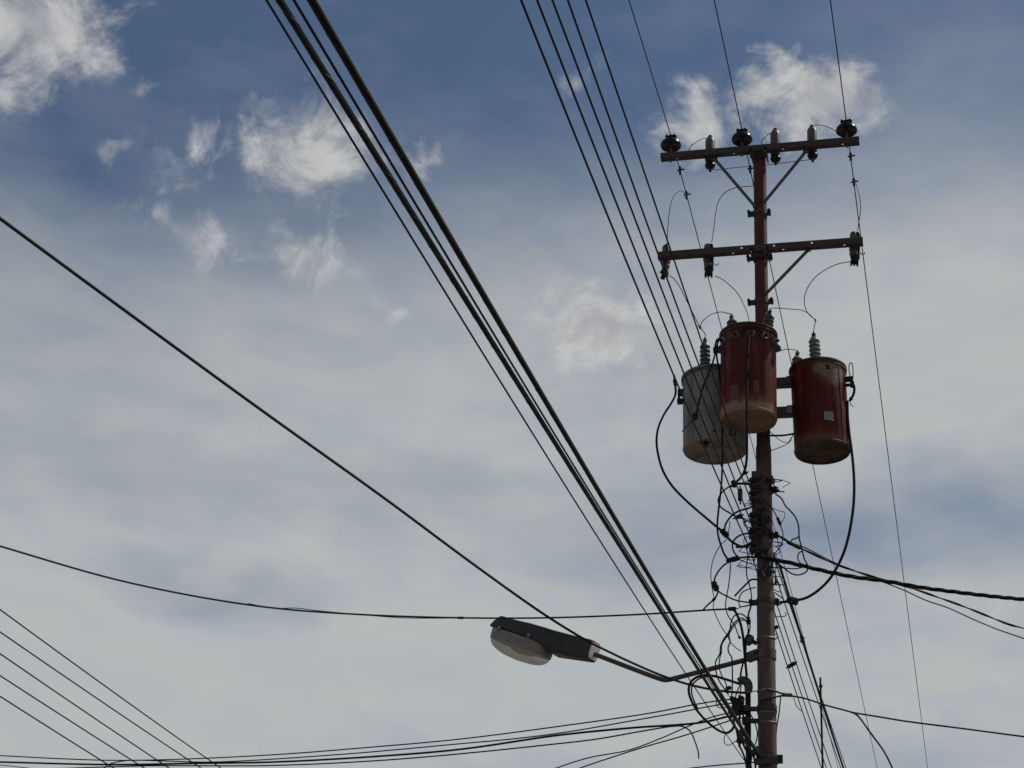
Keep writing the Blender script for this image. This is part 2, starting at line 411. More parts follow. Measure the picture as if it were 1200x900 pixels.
# ------------------------------------------------------------------ utility pole
pole = thing('utility_pole', 'tall red-brown tubular steel pole carrying crossarms, transformers and cables', 'utility pole', POLE, ROT)
PM = bpy.data.materials.new('pole_paint'); PM.use_nodes = True
def _polemat():
    nt = PM.node_tree; N = nt.nodes.new; L = nt.links.new; b = nt.nodes['Principled BSDF']; b.inputs['Roughness'].default_value = .65; b.inputs['Specular IOR Level'].default_value = .25
    tc = N('ShaderNodeTexCoord'); sep = N('ShaderNodeSeparateXYZ'); L(tc.outputs['Object'], sep.inputs[0])
    mp = N('ShaderNodeMapping'); mp.inputs['Scale'].default_value = (1, 1, .22); L(tc.outputs['Object'], mp.inputs[0])
    n = N('ShaderNodeTexNoise'); n.inputs['Scale'].default_value = 16; n.inputs['Detail'].default_value = 8; n.inputs['Roughness'].default_value = .68; L(mp.outputs[0], n.inputs[0])
    def mr(x, a, b_, c=0., d=1.):
        q = N('ShaderNodeMapRange'); q.interpolation_type = 'SMOOTHSTEP'; L(x, q.inputs[0])
        for i, v in enumerate((a, b_, c, d)): q.inputs[i + 1].default_value = v
        return q.outputs[0]
    def mix(f, a, b_):
        q = N('ShaderNodeMix'); q.data_type = 'RGBA'; L(f, q.inputs[0])
        for i, x in ((6, a), (7, b_)):
            if isinstance(x, tuple): q.inputs[i].default_value = x + (1,)
            else: L(x, q.inputs[i])
        return q.outputs[2]
    red = mix(mr(n.outputs['Fac'], .38, .66), (.085, .020, .018), (.040, .014, .013))
    low = mix(mr(n.outputs['Fac'], .36, .64), (.095, .070, .060), (.062, .036, .030))
    ad = N('ShaderNodeMath'); ad.operation = 'MULTIPLY_ADD'; L(n.outputs['Fac'], ad.inputs[0]); ad.inputs[1].default_value = 1.2; L(sep.outputs[2], ad.inputs[2])
    c = mix(mr(ad.outputs[0], 9.3, 9.9), low, red)
    L(c, b.inputs['Base Color'])
    bp = N('ShaderNodeBump'); bp.inputs['Strength'].default_value = .3; bp.inputs['Distance'].default_value = .003; L(n.outputs['Fac'], bp.inputs['Height']); L(bp.outputs[0], b.inputs['Normal'])
_polemat()
def pr(y, w):                                   # pole radius and height from its width in the photo
    p = W(893, y, 0); return (w / 2 * mpp(p), p.z)
prof = [pr(181, 15), pr(370, 15.4), pr(522, 16.2), pr(526, 18), pr(690, 19.4), pr(706, 19.8), pr(708, 20.8), pr(890, 22)]
prof = [(.108, 0), (.107, 2.0)] + [(a, b) for a, b in reversed(prof)]
MB().lathe([(r, z) for r, z in prof], 28).build('shaft', PM, pole)
rt, zt = pr(181, 15)
MB().lathe([(rt * 1.06, zt - .02), (rt * 1.06, zt + .004), (rt * .6, zt + .02), (0, zt + .024)], 20).build('pole_cap', ARM, pole)
def rad(y):
    z = W(893, y, 0).z
    for (r0, z0), (r1, z1) in zip(prof, prof[1:]):
        if z0 <= z <= z1: return r0 + (r1 - r0) * (z - z0) / (z1 - z0), z
    return prof[-1]
def band(y, l, r, h=.05, name='clamp_band', material=None, dz=0.0, ear=.03):
    R, z = rad(y); z += dz; mb = MB(); material = material or ARM
    mb.lathe([(R + .001, z - h / 2), (R + .008, z - h / 2), (R + .008, z + h / 2), (R + .001, z + h / 2)], 24)
    ob = mb.build(name, material, pole)
    for sgn, x in ((-1, l), (1, r)):
        if x is None: continue
        ext = abs(uvz(W(x, y, 0)).x)
        MB().box((sgn * (R + ext) / 2, 0, z), (ext - R + .006, .022, h * .95)).build('clamp_ear', material, ob)
        MB().cyl((sgn * (ext - ear * .4), -.05, z), (sgn * (ext - ear * .4), .05, z), .009, 8).cyl((sgn * (ext - ear * .4), -.058, z), (sgn * (ext - ear * .4), -.04, z), .016, 6).build('bolt', DARK, ob)
    return ob
band(250, 876.5, 903, .055); band(354, 876.5, 906, .05); band(302.5, 875.5, 905, .04)
band(575, 880, 910, .06); band(628, 878, 912, .055); band(706, 878.5, 913, .05)
band(768, 884.5, None, .085, material=PM); band(831, None, None, .05); band(890, 887, 917, .075)
for y, k in ((749, .0045), (762.5, .003), (811, .004), (836.5, .0045), (848, .0035)):
    R, z = rad(y)
    pts = [Vector(((R + .003) * math.cos(t), (R + .003) * math.sin(t), z + .004 * math.sin(t))) for t in [2 * math.pi * i / 24 for i in range(25)]]
    MB().tube(pts, k, 5).build('wire_strap', BRIGHT, pole)

def plate(holes, x0, x1, y0, y1, th, fmap, hr):
    """flat bar with round holes; fmap(x, y, d) puts it in space"""
    mb = MB(); holes = sorted(holes); w = hr * 1.9; xs = x0
    def slab(quads):
        for qd in quads:
            k = len(qd)
            top = [fmap(x, y, 0) for x, y in qd]; bot = [fmap(x, y, th) for x, y in qd]
            mb.add(top + bot, [tuple(range(k)), tuple(range(2 * k - 1, k - 1, -1))] + [(i, i + k, (i + 1) % k + k, (i + 1) % k) for i in range(k)])
    for hx, hy in holes:
        if hx - w > xs: slab([[(xs, y0), (hx - w, y0), (hx - w, y1), (xs, y1)]])
        a, b = max(hx - w, xs), hx + w
        ring = [(hx + hr * math.cos(math.pi / 8 + math.pi / 4 * i), hy + hr * math.sin(math.pi / 8 + math.pi / 4 * i)) for i in range(8)]
        out = [(b, ring[0][1]), (ring[1][0], y1), (ring[2][0], y1), (a, ring[3][1]), (a, ring[4][1]), (ring[5][0], y0), (ring[6][0], y0), (b, ring[7][1])]
        quads = [[ring[i], out[i], out[(i + 1) % 8], ring[(i + 1) % 8]] for i in range(8)]
        quads[0] = [ring[0], out[0], (b, y1), out[1], ring[1]]; quads[2] = [ring[2], out[2], (a, y1), out[3], ring[3]]
        quads[4] = [ring[4], out[4], (a, y0), out[5], ring[5]]; quads[6] = [ring[6], out[6], (b, y0), out[7], ring[7]]
        slab(quads); xs = b
    if xs < x1: slab([[(xs, y0), (x1, y0), (x1, y1), (xs, y1)]])
    return mb
VF, FL = -.150, .066                           # front face of the angle-steel arms, flange width
def crossarm(lx, ly, rx, ry, low, up, label):
    a, b = uvz(W(lx, ly, VF)), uvz(W(rx, ry, VF)); z1 = (a.z + b.z) / 2; z0 = z1 - FL
    hl = []
    for x, y in low:
        q = uvz(WZ(x, y, z0)); hl.append((q.x, min(max(q.y, VF + .024), VF + FL - .016)))
    hu = [(uvz(W(x, y, VF)).x, (z0 + z1) / 2 + .008) for x, y in up]
    mb = plate(hl, a.x, b.x, VF + .006, VF + FL, .006, lambda x, y, d: Vector((x, y, z0 + d)), .0125)
    arm = mb.build('crossarm', ARM, pole, smooth=False)
    arm['label'] = label
    plate(hu, a.x, b.x, z0, z1, .0058, lambda x, y, d: Vector((x, VF + d, y)), .011).build('web', ARM, arm, smooth=False)
    return arm, a.x, b.x, z0, z1
arm1, A1L, A1R, Z10, Z11 = crossarm(774, 179.3, 1006.7, 159.3, [(793.6, 186), (860.3, 180.3), (880.3, 178.5), (897.3, 177), (917.6, 175), (987.5, 169)], [], 'upper rusty angle-steel crossarm')
arm2, A2L, A2R, Z20, Z21 = crossarm(770.7, 295.3, 1011, 277, [(859, 296.3), (880.7, 295), (896.7, 293.6), (917.7, 291.6), (989.3, 286.2)], [(869, 290), (907, 287), (951.3, 283)], 'lower rusty angle-steel crossarm')
def brace(arm, p0, p1):
    MB().bar(uvz(p0), uvz(p1), .030, .007, up=(0, 1, .2)).box(uvz(p0), (.05, .02, .03)).box(uvz(p1), (.03, .02, .045)).build('brace', STEEL, arm)
brace(arm1, W(838, 187, -.10), W(884, 241, -.075)); brace(arm1, W(944, 178, -.10), W(896.5, 236, -.075))
brace(arm2, W(947, 293, -.10), W(898, 344, -.080))
for arm, z0, l, r in ((arm1, Z10, 876.5, 900), (arm2, Z20, 876, 904)):
    R = .07
    MB().box((0, -.085, z0 - .012), (.17, .07, .02)).box((0, -.082, z0 - .028), (.12, .05, .016)).build('seat_bracket', ARM, arm, smooth=False)
    for s in (-.072, .072):
        MB().cyl((s, -.17, z0 + .018), (s, .10, z0 + .018), .008, 8).cyl((s, -.162, z0 + .018), (s, -.150, z0 + .018), .015, 6).build('through_bolt', DARK, arm)

# ------------------------------------------------------------------ pin insulators
def make_pin(label):
    t = thing('pin_insulator', label, 'insulator', rot=ROT, group='pin insulators on the upper crossarm')
    MB().lathe([(.013, -.14), (.013, .09)], 8).lathe([(.022, -.046), (.022, -.028)], 6).lathe([(.018, -.085), (.018, -.070)], 6).build('pin', STEEL, t)
    MB().lathe([(.012, .075), (.030, .068), (.070, .052), (.088, .040), (.096, .036), (.102, .042), (.103, .056), (.094, .082), (.070, .102),
                (.045, .110), (.038, .120), (.038, .132), (.046, .140), (.046, .152), (.030, .160), (0, .162)], 36).build('porcelain_bell', BROWN, t)
    for s in (-1, 1):
        MB().ball((s * .036, 0, .160), .022, 8, (1, 1.6, .9)).build('head_lobe', BROWN, t)
    MB().tube([Vector((.042 * math.cos(k * math.pi / 8), .042 * math.sin(k * math.pi / 8), .126)) for k in range(17)], .005, 6).build('tie_wire', WIRE, t)
    return t
pins = []
for i, (px, lab) in enumerate(((786.0, 'brown porcelain pin insulator at the left tip of the upper crossarm'), (869.6, 'brown porcelain pin insulator on the upper crossarm just left of the pole top'),
                               (992.5, 'brown porcelain pin insulator at the right tip of the upper crossarm'))):
    t = make_pin(lab) if i == 0 else copy_tree(pins[0])
    t['label'] = lab
    u = uvz(W(px, 181 - (px - 780) * .083, VF + .03)).x
    t.location = loc(u, VF + .032, Z10 + .112); pins.append(t)
PIN_TOP = [t.location + Vector((0, 0, .168)) for t in pins]

# ------------------------------------------------------------------ surge arresters
def make_arrester():
    t = thing('surge_arrester', '', 'arrester', rot=ROT, group='surge arresters on the upper crossarm')
    MB().lathe([(.020, -.085), (.044, -.080), (.047, -.06), (.048, .165), (.046, .190), (.034, .212), (.022, .220), (.018, .226), (0, .228)], 24).build('body', ARREST, t)
    MB().cyl((0, 0, .222), (0, 0, .255), .009, 8).cyl((0, 0, .226), (0, 0, .240), .022, 10).build('top_terminal', DARK, t)
    MB().box((0, -.047, .10), (.030, .008, .10)).build('rating_plate', STEEL, t, smooth=False)
    MB().box((0, -.055, -.055), (.085, .035, .05)).box((.0, -.03, -.03), (.10, .07, .012)).build('bracket', STEEL, t, smooth=False)
    MB().lathe([(.030, -.088), (.050, -.098), (.053, -.110), (.040, -.138), (.018, -.150), (.014, -.160), (.013, -.178), (0, -.18)], 20).build('disconnector', BROWN, t)
    return t
arr = []
for i, (px, py, lab) in enumerate(((832.2, 176, 'grey cylindrical arrester on the upper crossarm, left of the pole'), (908.6, 170, 'grey cylindrical arrester on the upper crossarm, beside the pole top'),
                                   (951.8, 166, 'grey cylindrical arrester on the upper crossarm, farthest right'))):
    t = make_arrester() if i == 0 else copy_tree(arr[0])
    t['label'] = lab
    p = uvz(W(px, py, -.025)); t.location = loc(p.x, -.025, Z11 - .005 if i == 0 else Z11 + .012); arr.append(t)

# ------------------------------------------------------------------ fuse cutouts
CUTPOR = mat('weathered_cutout_porcelain', (.062, .061, .058), .5, 0, (.036, .034, .031), 24, .7)
def make_cutout():
    t = thing('fuse_cutout', '', 'fuse', rot=ROT, group='fuse cutouts on the lower crossarm')
    MB().lathe([(.018, .125), (.030, .118), (.037, .098), (.037, .055), (.030, .03), (.030, 0), (.040, -.03), (.041, -.075), (.034, -.10), (.038, -.112), (.036, -.125), (.020, -.140), (0, -.14)][::-1], 20).build('insulator', CUTPOR, t)
    MB().box((0, -.045, -.01), (.07, .03, .06)).build('bracket', STEEL, t, smooth=False)
    MB().bar((.0, -.01, .118), (.040, -.015, .108), .022, .014).cyl((.040, -.015, .112), (.046, -.015, .075), .011, 8).build('upper_contact', DARK, t)
    MB().cyl((.052, -.014, .07), (.046, -.03, -.17), .012, 10).build('fuse_tube', DARK, t)
    mb = MB(); pts = [Vector((.085 + .018 * math.cos(a), -.012, -.105 + .018 * math.sin(a))) for a in [math.radians(-200 + 220 * i / 10) for i in range(11)]]
    mb.tube(pts, .0045, 6).build('hook', DARK, t)
    MB().lathe([(.016, -.135), (.030, -.150), (.036, -.170), (.040, -.200), (.034, -.222), (.0, -.225)], 7, Matrix.Translation((.010, -.015, 0))).box((-.020, -.02, -.232), (.016, .04, .03)).box((.008, -.03, -.240), (.016, .03, .03)).box((.038, -.02, -.228), (.018, .045, .04)).bar((.046, -.03, -.165), (.020, -.03, -.20), .04, .03).cyl((-.03, -.04, -.17), (.05, -.04, -.185), .010, 6).build('lower_casting', DARK, t, angle=20)
    return t
cut = []
for i, (px, lab, tw) in enumerate(((780.5, 'grey fuse cutout at the left tip of the lower crossarm', .5), (829.5, 'grey fuse cutout on the lower crossarm between its left tip and the pole', 0.0), (1000.5, 'grey fuse cutout with hook at the right tip of the lower crossarm', 0.0))):
    t = make_cutout() if i == 0 else copy_tree(cut[0])
    t['label'] = lab
    p = uvz(W(px, 290, -.03)); t.location = loc(p.x, -.03, Z21 + (.012, -.01, .005)[i]); t.rotation_euler = (0, (.0, .0, .05)[i], -YAW - (.9, 0, -.1)[i]); cut.append(t)

# ------------------------------------------------------------------ transformers
def bushing(parent, at, H, R, n_sheds, tilt=(0, 0), mat_=GREYPOR):
    prof = [(R * .62, -.04)]; dz = H / (n_sheds + .6)
    for i in range(n_sheds):
        z = dz * (i + .15); k = 1 - .012 * i
        prof += [(R * .70, z), (R * .98 * k, z + dz * .22), (R * k, z + dz * .42), (R * .74, z + dz * .72)]
    prof += [(R * .62, H - .012), (R * .35, H), (0, H)]
    M = Matrix.Translation(Vector(at)) @ Matrix.Rotation(tilt[0], 4, 'Y') @ Matrix.Rotation(tilt[1], 4, 'X')
    b = MB().lathe(prof, 24, M).build('high_voltage_bushing', mat_, parent)
    mb = MB(); q = M @ Vector((0, 0, H - .004)); d = (M.to_3x3() @ Vector((0, 0, 1)))
    mb.cyl(q, q + d * .03, R * .42, 10, R * .30); mb.cyl(q + d * .025, q + d * .06, R * .16, 8); mb.cyl(q + d * .035 - Vector((.02, 0, 0)), q + d * .035 + Vector((.02, 0, 0)), R * .14, 6)
    mb.build('terminal', DARK, b)
    return q + d * .06
DPOR = mat('dark_grey_porcelain', (.060, .060, .063), .35, 0, (.035, .035, .034), 20, .7)
def transformer(label, cx, ytop, ybot, hw, v, material_f, tilt, lv, lugs, bush, extra=None, seam=0):
    pb, pt = W(cx[1], ybot, v), W(cx[0], ytop, v)
    R = hw * mpp((pb + pt) / 2); H = pt.z - pb.z
    t = thing('transformer', label, 'transformer', pb, (0, tilt, -YAW), 'pole transformers')
    M = material_f(R, H)
    tank = MB().lathe([(0, .014), (R * .90, .010), (R * .935, 0), (R * .985, 0), (R, .012), (R, H - .035), (R + .004, H - .030), (R + .004, H - .004), (R * .9, H - .001), (0, H - .001)], 56).build('tank', M, t)
    lid = MB().lathe([(R * .98, H), (R + .014, H), (R + .016, H + .006), (R + .014, H + .020), (R * .95, H + .026), (R * .6, H + .05), (0, H + .065)], 56).build('lid', M, t)
    MB().lathe([(R + .004, H - .026), (R + .012, H - .024), (R + .012, H - .010), (R + .004, H - .008)], 48).build('clamp_ring', ARM if 'red' in label else STEEL, lid)
    sa = math.radians(seam - 90)
    MB().tube([Vector(((R + .001) * math.cos(sa), (R + .001) * math.sin(sa), z)) for z in (.012, H * .3, H * .6, H - .034)], .0055, 6).build('weld_seam', M, t)
    MB().tube([Vector(((R + .0005) * math.cos(k * math.pi / 24), (R + .0005) * math.sin(k * math.pi / 24), .022)) for k in range(49)], .005, 5).build('weld_bead', M, t)
    for ang, dz in lv:
        a = math.radians(ang - 90); d = Vector((math.cos(a), math.sin(a), 0)); c = d * R + Vector((0, 0, H - dz))
        Q = Matrix.Translation(c) @ d.to_track_quat('Z', 'Y').to_matrix().to_4x4()
        b = MB().lathe([(.042, -.012), (.042, .010), (.036, .022), (.030, .030), (.016, .026), (0, .026)], 18, Q).build('low_voltage_bushing', DPOR, t)
        MB().lathe([(.013, .028), (.013, .055), (0, .056)], 8, Q).build('stud', DARK, b)
    for ang, dz in lugs:
        a = math.radians(ang - 90); d = Vector((math.cos(a), math.sin(a), 0)); s = Vector((-d.y, d.x, 0)) * .006
        c = d * (R - .004) + Vector((0, 0, H - dz))
        vs = [c + s, c + s + Vector((0, 0, -.10)), c + s + d * .050 + Vector((0, 0, -.085)), c + s + d * .045 + Vector((0, 0, -.05))]
        vs += [x - s * 2 for x in vs]
        MB().add(vs, [(0, 1, 2, 3), (7, 6, 5, 4), (0, 4, 5, 1), (1, 5, 6, 2), (2, 6, 7, 3), (3, 7, 4, 0)]).build('lifting_lug', STEEL, t, smooth=False)
    tops = []
    for px, py, dv, br, ns, tl, mt_ in bush:
        q = t.rotation_euler.to_matrix().inverted() @ (W(px, py, v + dv) - pb); base = H + .02; bh = q.z - .06 - base
        tops.append(bushing(t, (q.x - tl[0] * (bh + .06), q.y, base), bh, br, ns, tl, mt_))
    bpy.context.view_layer.update()
    if extra: extra(t, R, H)
    mw = Matrix.Translation(t.location) @ t.rotation_euler.to_matrix().to_4x4()
    return t, R, H, [mw @ p for p in tops], mw
def curved_plate(t, R, ang, z, w, h, th, name, material):
    mb = MB(); k = 6; a0 = math.radians(ang - 90)
    pts = []
    for i in range(k + 1):
        a = a0 + (i / k - .5) * w / R; pts.append(a)
    rings = [[Vector(((R + r) * math.cos(a), (R + r) * math.sin(a), z + dz)) for r, dz in ((-.001, -h / 2), (th, -h / 2), (th, h / 2), (-.001, h / 2))] for a in pts]
    mb.loft(rings); return mb.build(name, material, t, smooth=False)
def ex_center(t, R, H):
    curved_plate(t, R, -24, H * .22, .085, .13, .0025, 'faded_plate', mat('faded_red_plate', (.090, .024, .016), .6, 0, (.06, .016, .012), 30, .8))
    curved_plate(t, R, 22, H * .27, .055, .12, .002, 'faded_plate', MATS['faded_red_plate'])
    MB().tube(smooth_path([Vector(((R + .03) * math.sin(a), -(R + .03) * math.cos(a), H - .06 - .07 * s)) for a, s in ((-.05, .6), (-.08, .1), (.15, -.25), (.40, -.1), (.55, .5))]), .008, 6).build('jumper', BLACK, t)
tC = transformer('dark red transformer hanging in front of the pole, highest and middle of three', (876.8, 877.2), 395.5, 494, 32.6, -.40,
    lambda R, H: tank_mat('red_paint_worn', (.085, .0125, .008), (.052, .010, .007), 'red', R, H), .006,
    [(-53, .105), (-19, .105), (11, .105), (40, .105), (70, .105)], [(-82, .07), (92, .06)],
    [(857, 367.5, .06, .052, 6, (-.06, 0), DPOR), (902.5, 361.5, .04, .052, 6, (.12, 0), DPOR)], ex_center, seam=-50)
def ex_right(t, R, H):
    curved_plate(t, R, 20, H * .305, .085, .085, .004, 'nameplate', PLATE)
    curved_plate(t, R, 24, H - .075, .030, .045, .006, 'hole_cover', DARK)
    MB().box((R + .03, -.05, H - .125), (.07, .05, .035)).box((R + .055, -.05, H - .18), (.035, .045, .05)).box((R + .02, -.05, H - .185), (.06, .03, .02)).build('spade_terminal', DARK, t, smooth=False)
    MB().tube(smooth_path([Vector((R + x, -.05, H + z)) for x, z in ((.045, -.13), (.035, -.03), (.045, .035), (.062, .04), (.07, -.03), (.065, -.12))]), .005, 6).build('wire_loop', WIRE, t)
    MB().tube(smooth_path([Vector((R + x, -.05, H + z)) for x, z in ((.055, -.16), (.07, -.20), (.066, -.26), (.045, -.31), (.02, -.345))]), .012, 7).build('cable_stub', BLACK, t)
    MB().ball((R + .035, -.05, H - .325), .018, 6).build('cable_lug', DARK, t)
    MB().tube(smooth_path([Vector((R + x, -.05, H + z)) for x, z in ((.03, -.33), (.025, -.37), (.04, -.395), (.05, -.41))]), .004, 5).build('wire_tail', WIRE, t)
tR = transformer('red transformer with pale nameplate and peeling top, right of the pole', (958.5, 964), 436, 531, 32.2, -.02,
    lambda R, H: tank_mat('red_paint_peeled', (.085, .0115, .0075), (.055, .009, .0065), 'red', R, H), -.027,
    [(-88, .075)], [(-80, .02)],
    [(953.3, 388.5, -.02, .056, 7, (-.01, 0), GREYPOR), (934.5, 410.5, .08, .054, 5, (.06, 0), GREYPOR)], ex_right, seam=52)
def ex_grey(t, R, H):
    # stencilled digits wrapped on the tank wall
    for ch, ang in (('0', 36.5), ('1', 46.0)):
        fc = bpy.data.curves.new('digit', 'FONT'); fc.body = ch; fc.size = .075; fc.offset = .002; fc.align_x = 'CENTER'
        fo = bpy.data.objects.new('digit_tmp', fc); COL.objects.link(fo); bpy.context.view_layer.update()
        me = bpy.data.meshes.new_from_object(fo.evaluated_get(bpy.context.evaluated_depsgraph_get()))
        bpy.data.objects.remove(fo); bpy.data.curves.remove(fc)
        bm = bmesh.new(); bm.from_mesh(me); bmesh.ops.subdivide_edges(bm, edges=bm.edges, cuts=1)
        ext = bmesh.ops.extrude_face_region(bm, geom=bm.faces[:])
        for v in ext['geom']:
            if isinstance(v, bmesh.types.BMVert): v.co.z += .0015
        for v in bm.verts:
            a = math.radians(ang - 90) + v.co.x / R; rr = R + .0008 + v.co.z
            v.co = Vector((rr * math.cos(a), rr * math.sin(a), H * .045 + v.co.y))
        bm.to_mesh(me); bm.free(); me.materials.clear(); me.materials.append(INK)
        me.name = 'digit'; ob = bpy.data.objects.new('digit', me); COL.objects.link(ob); ob.parent = t
    curved_plate(t, R, 6, H * .09, .03, .018, .003, 'small_tag', DARK)
    MB().ball((-.07, -R * .62, .006), .035, 8, (1.2, 1, .5)).cyl((-.07, -R * .62, .01), (-.07, -R * .62, -.035), .02, 8).build('drain_plug', DARK, t)
    MB().box((-R - .015, -.06, H - .13), (.05, .04, .06)).cyl((-R - .03, -.06, H - .10), (-R - .03, -.06, H - .24), .012, 8).box((-R - .02, -.06, H - .22), (.05, .05, .04)).build('spade_terminal', DARK, t, smooth=False)
tG = transformer('pale grey transformer with stencilled digits, left of the pole', (834.5, 838), 446.5, 529, 37.0, -.05,
    lambda R, H: tank_mat('grey_paint_streaked', (.20, .20, .198), (.155, .155, .153), 'grey', R, H), -.012,
    [], [], [(826, 395, .0, .054, 8, (0, 0), DPOR)], ex_grey, seam=-38)
# cluster mount that holds them on the pole
for y0, y1 in ((439.5, 453), (473.5, 488)):
    za, zb = W(915, y0, -.03).z, W(915, y1, -.03).z; zc, h = (za + zb) / 2 - .015, (za - zb) * .62
    ue = uvz(tR[0].location).x - tR[1] * .93
    br = MB().box(((.05 + ue) / 2, -.05, zc), (ue - .05, .012, h)).box(((.05 + ue) / 2, -.015, zc - h / 2), (ue - .05, .07, .010)).build('mounting_bracket', STEEL, pole, smooth=False)
    plate([(ue - .02, zc - h * .08)], ue - .075, ue + .01, zc - h * .42, zc + h * .58, .008, lambda x, y, d: Vector((x, -.066 + d, y)), .011).build('bracket_plate', PLATE, br, smooth=False)
    ug = uvz(tG[0].location).x + tG[1] * .93
    MB().box(((ug - .05) / 2, -.05, zc), (-ug - .05, .012, h)).box(((ug - .05) / 2, -.015, zc - h / 2), (-ug - .05, .07, .010)).build('mounting_bracket', STEEL, pole, smooth=False)
    uc = uvz(tC[0].location).y + tC[1] * .96
    MB().box((0, (uc - .05) / 2, zc), (.09, -uc - .05 if uc < -.06 else .02, h * .8)).build('mounting_bracket', STEEL, pole, smooth=False)
    band((y0 + y1) / 2, None, None, .09, 'mount_band', STEEL)

# ------------------------------------------------------------------ street lamp
lamp = thing('street_lamp', 'dark cobra-head street lamp on a bent arm, left of the pole', 'street lamp', W(886, 769, 0))
LO = lamp.location.copy()
A = [W(888, 769.5, -.02), W(850, 779.5, .06), W(800, 792.5, .18), W(786, 796, .215), W(779, 796.8, .23), W(772, 795, .25), W(750, 787, .32), W(720, 775.5, .41), W(690, 764, .50)]
MB().tube(smooth_path(A), .0215, 12).build('arm', mat('lamp_arm_paint', (.062, .05, .045), .55, .2, (.035, .024, .02), 16, .7), lamp, LO)
P0, P1 = W(695.5, 763.5, .47), W(579.5, 741, .83)
ax = (P1 - P0).normalized(); LL = (P1 - P0).length
nn = (Vector((0, 0, 1)) - ax * ax.z).normalized(); ss = nn.cross(ax).normalized()
def sect(x, w, zt_, zb_, n=20, pw=3.2, flat=0):
    out = []
    for i in range(n):
        a = 2 * math.pi * (i + .5) / n; c, s_ = math.cos(a), math.sin(a)
        y = math.copysign(abs(c) ** (2 / pw), c) * w / 2; z = math.copysign(abs(s_) ** (2 / pw), s_)
        z = zt_ * .5 * (1 + z) + zb_ * .5 * (1 - z)
        out.append(P0 + ax * (x * LL) + ss * y + nn * z)
    return out
MB().loft([sect(*q, n=32, pw=7) for q in ((0, .165, .088, -.086), (.02, .17, .092, -.090), (.20, .205, .098, -.096), (.36, .25, .106, -.100), (.40, .27, .108, -.070), (.44, .285, .112, -.052), (.6, .31, .124, -.022),
      (.8, .31, .130, .008), (.87, .305, .140, .018), (.90, .30, .140, .020), (.95, .27, .092, .024), (1.0, .20, .052, .030))]).build('housing', HOUSE, lamp, LO)
MB().loft([sect(*q, pw=4.5) for q in ((-.014, .145, .076, -.075), (-.002, .145, .076, -.075))]).build('end_plate', WHITE, lamp, LO)
def bowl(x0, x1, depth, w0, zb0, zb1, r0, r1, k=7):
    mb = MB(); rings = []
    for j in range(k + 1):
        t = r0 + (r1 - r0) * j / k
        ring = []
        sh = math.sqrt(max(0, 1 - t ** 4.5)) if t < 1 else 0
        sh = max(sh, .05)
        for i in range(32):
            a = 2 * math.pi * i / 32; c, s_ = math.cos(a), math.sin(a); pw = 2 / 3.0
            e = math.copysign(abs(c) ** pw, c) * sh; y = math.copysign(abs(s_) ** pw, s_) * sh * w0 / 2
            x = (x0 + x1) / 2 + (x1 - x0) / 2 * e; zb = zb0 + (zb1 - zb0) * (x - x0) / (x1 - x0)
            ring.append(P0 + ax * (x * LL) + ss * y + nn * (zb - depth * t))
        rings.append(ring)
    return mb.loft(rings)
bowl(.405, .995, .208, .30, -.045, .030, 0, .46, 5).build('door_frame', SKIRT, lamp, LO)
LENS = bpy.data.materials.new('prismatic_lens'); LENS.use_nodes = True
def _lens():
    nt = LENS.node_tree; N = nt.nodes.new; L = nt.links.new; b = nt.nodes['Principled BSDF']
    b.inputs['Roughness'].default_value = .18
    tr = N('ShaderNodeBsdfTranslucent'); tp = N('ShaderNodeBsdfTransparent'); tp.inputs['Color'].default_value = (.93, .91, .86, 1)
    tc = N('ShaderNodeTexCoord'); n = N('ShaderNodeTexNoise'); n.inputs['Scale'].default_value = 11; n.inputs['Detail'].default_value = 7; L(tc.outputs['Object'], n.inputs[0])
    r = N('ShaderNodeMix'); r.data_type = 'RGBA'; r.inputs[6].default_value = (.84, .83, .80, 1); r.inputs[7].default_value = (.50, .47, .42, 1); L(n.outputs['Fac'], r.inputs[0])
    L(r.outputs[2], b.inputs['Base Color']); L(r.outputs[2], tr.inputs['Color'])
    m1 = N('ShaderNodeMixShader'); m1.inputs[0].default_value = .75; L(b.outputs[0], m1.inputs[1]); L(tr.outputs[0], m1.inputs[2])
    m2 = N('ShaderNodeMixShader'); m2.inputs[0].default_value = .34; L(m1.outputs[0], m2.inputs[1]); L(tp.outputs[0], m2.inputs[2])
    L(m2.outputs[0], nt.nodes['Material Output'].inputs['Surface'])
_lens()
bowl(.41, .99, .208, .296, -.045, .030, .465, 1.0, 9).build('lens', LENS, lamp, LO)
MB().loft([[P0 + ax * (x * LL) + ss * y + nn * z for y, z in ((-w, zz), (w, zz), (w * .6, zz + .02), (-w * .6, zz + .02))] for x, w, zz in ((.45, .08, -.115), (.6, .12, -.105), (.85, .12, -.075), (.95, .08, -.06))]).build('reflector', WHITE, lamp, LO)
MB().tube([P0 + ax * (x * LL) + nn * (-.16 + .07 * x) for x in (.50, .53, .60, .70, .76, .79)], [.012, .03, .042, .042, .03, .008], 12).build('bulb', WHITE, lamp, LO)
for px, py in ((590.5, 737), (633, 749.5)):
    x = (W(px, py, .7) - P0).dot(ax) / LL
    c = P0 + ax * (x * LL) - ss * .155 + nn * (-.03 + .05 * x)
    if (c - CAM).length > (P0 + ax * (x * LL) + ss * .155 - CAM).length: c = P0 + ax * (x * LL) + ss * .155 + nn * (-.03 + .05 * x)
    MB().box(c, (.03, .03, .032)).build('door_latch', PLATE, lamp, LO)
MB().ball(P0 + ax * LL * 1.0 + nn * .045, .028, 8).build('nose_latch', HOUSE, lamp, LO)
MB().bar(W(889, 766, -.03), W(876, 771, .0), .06, .075).build('arm_socket', PM, lamp, LO)

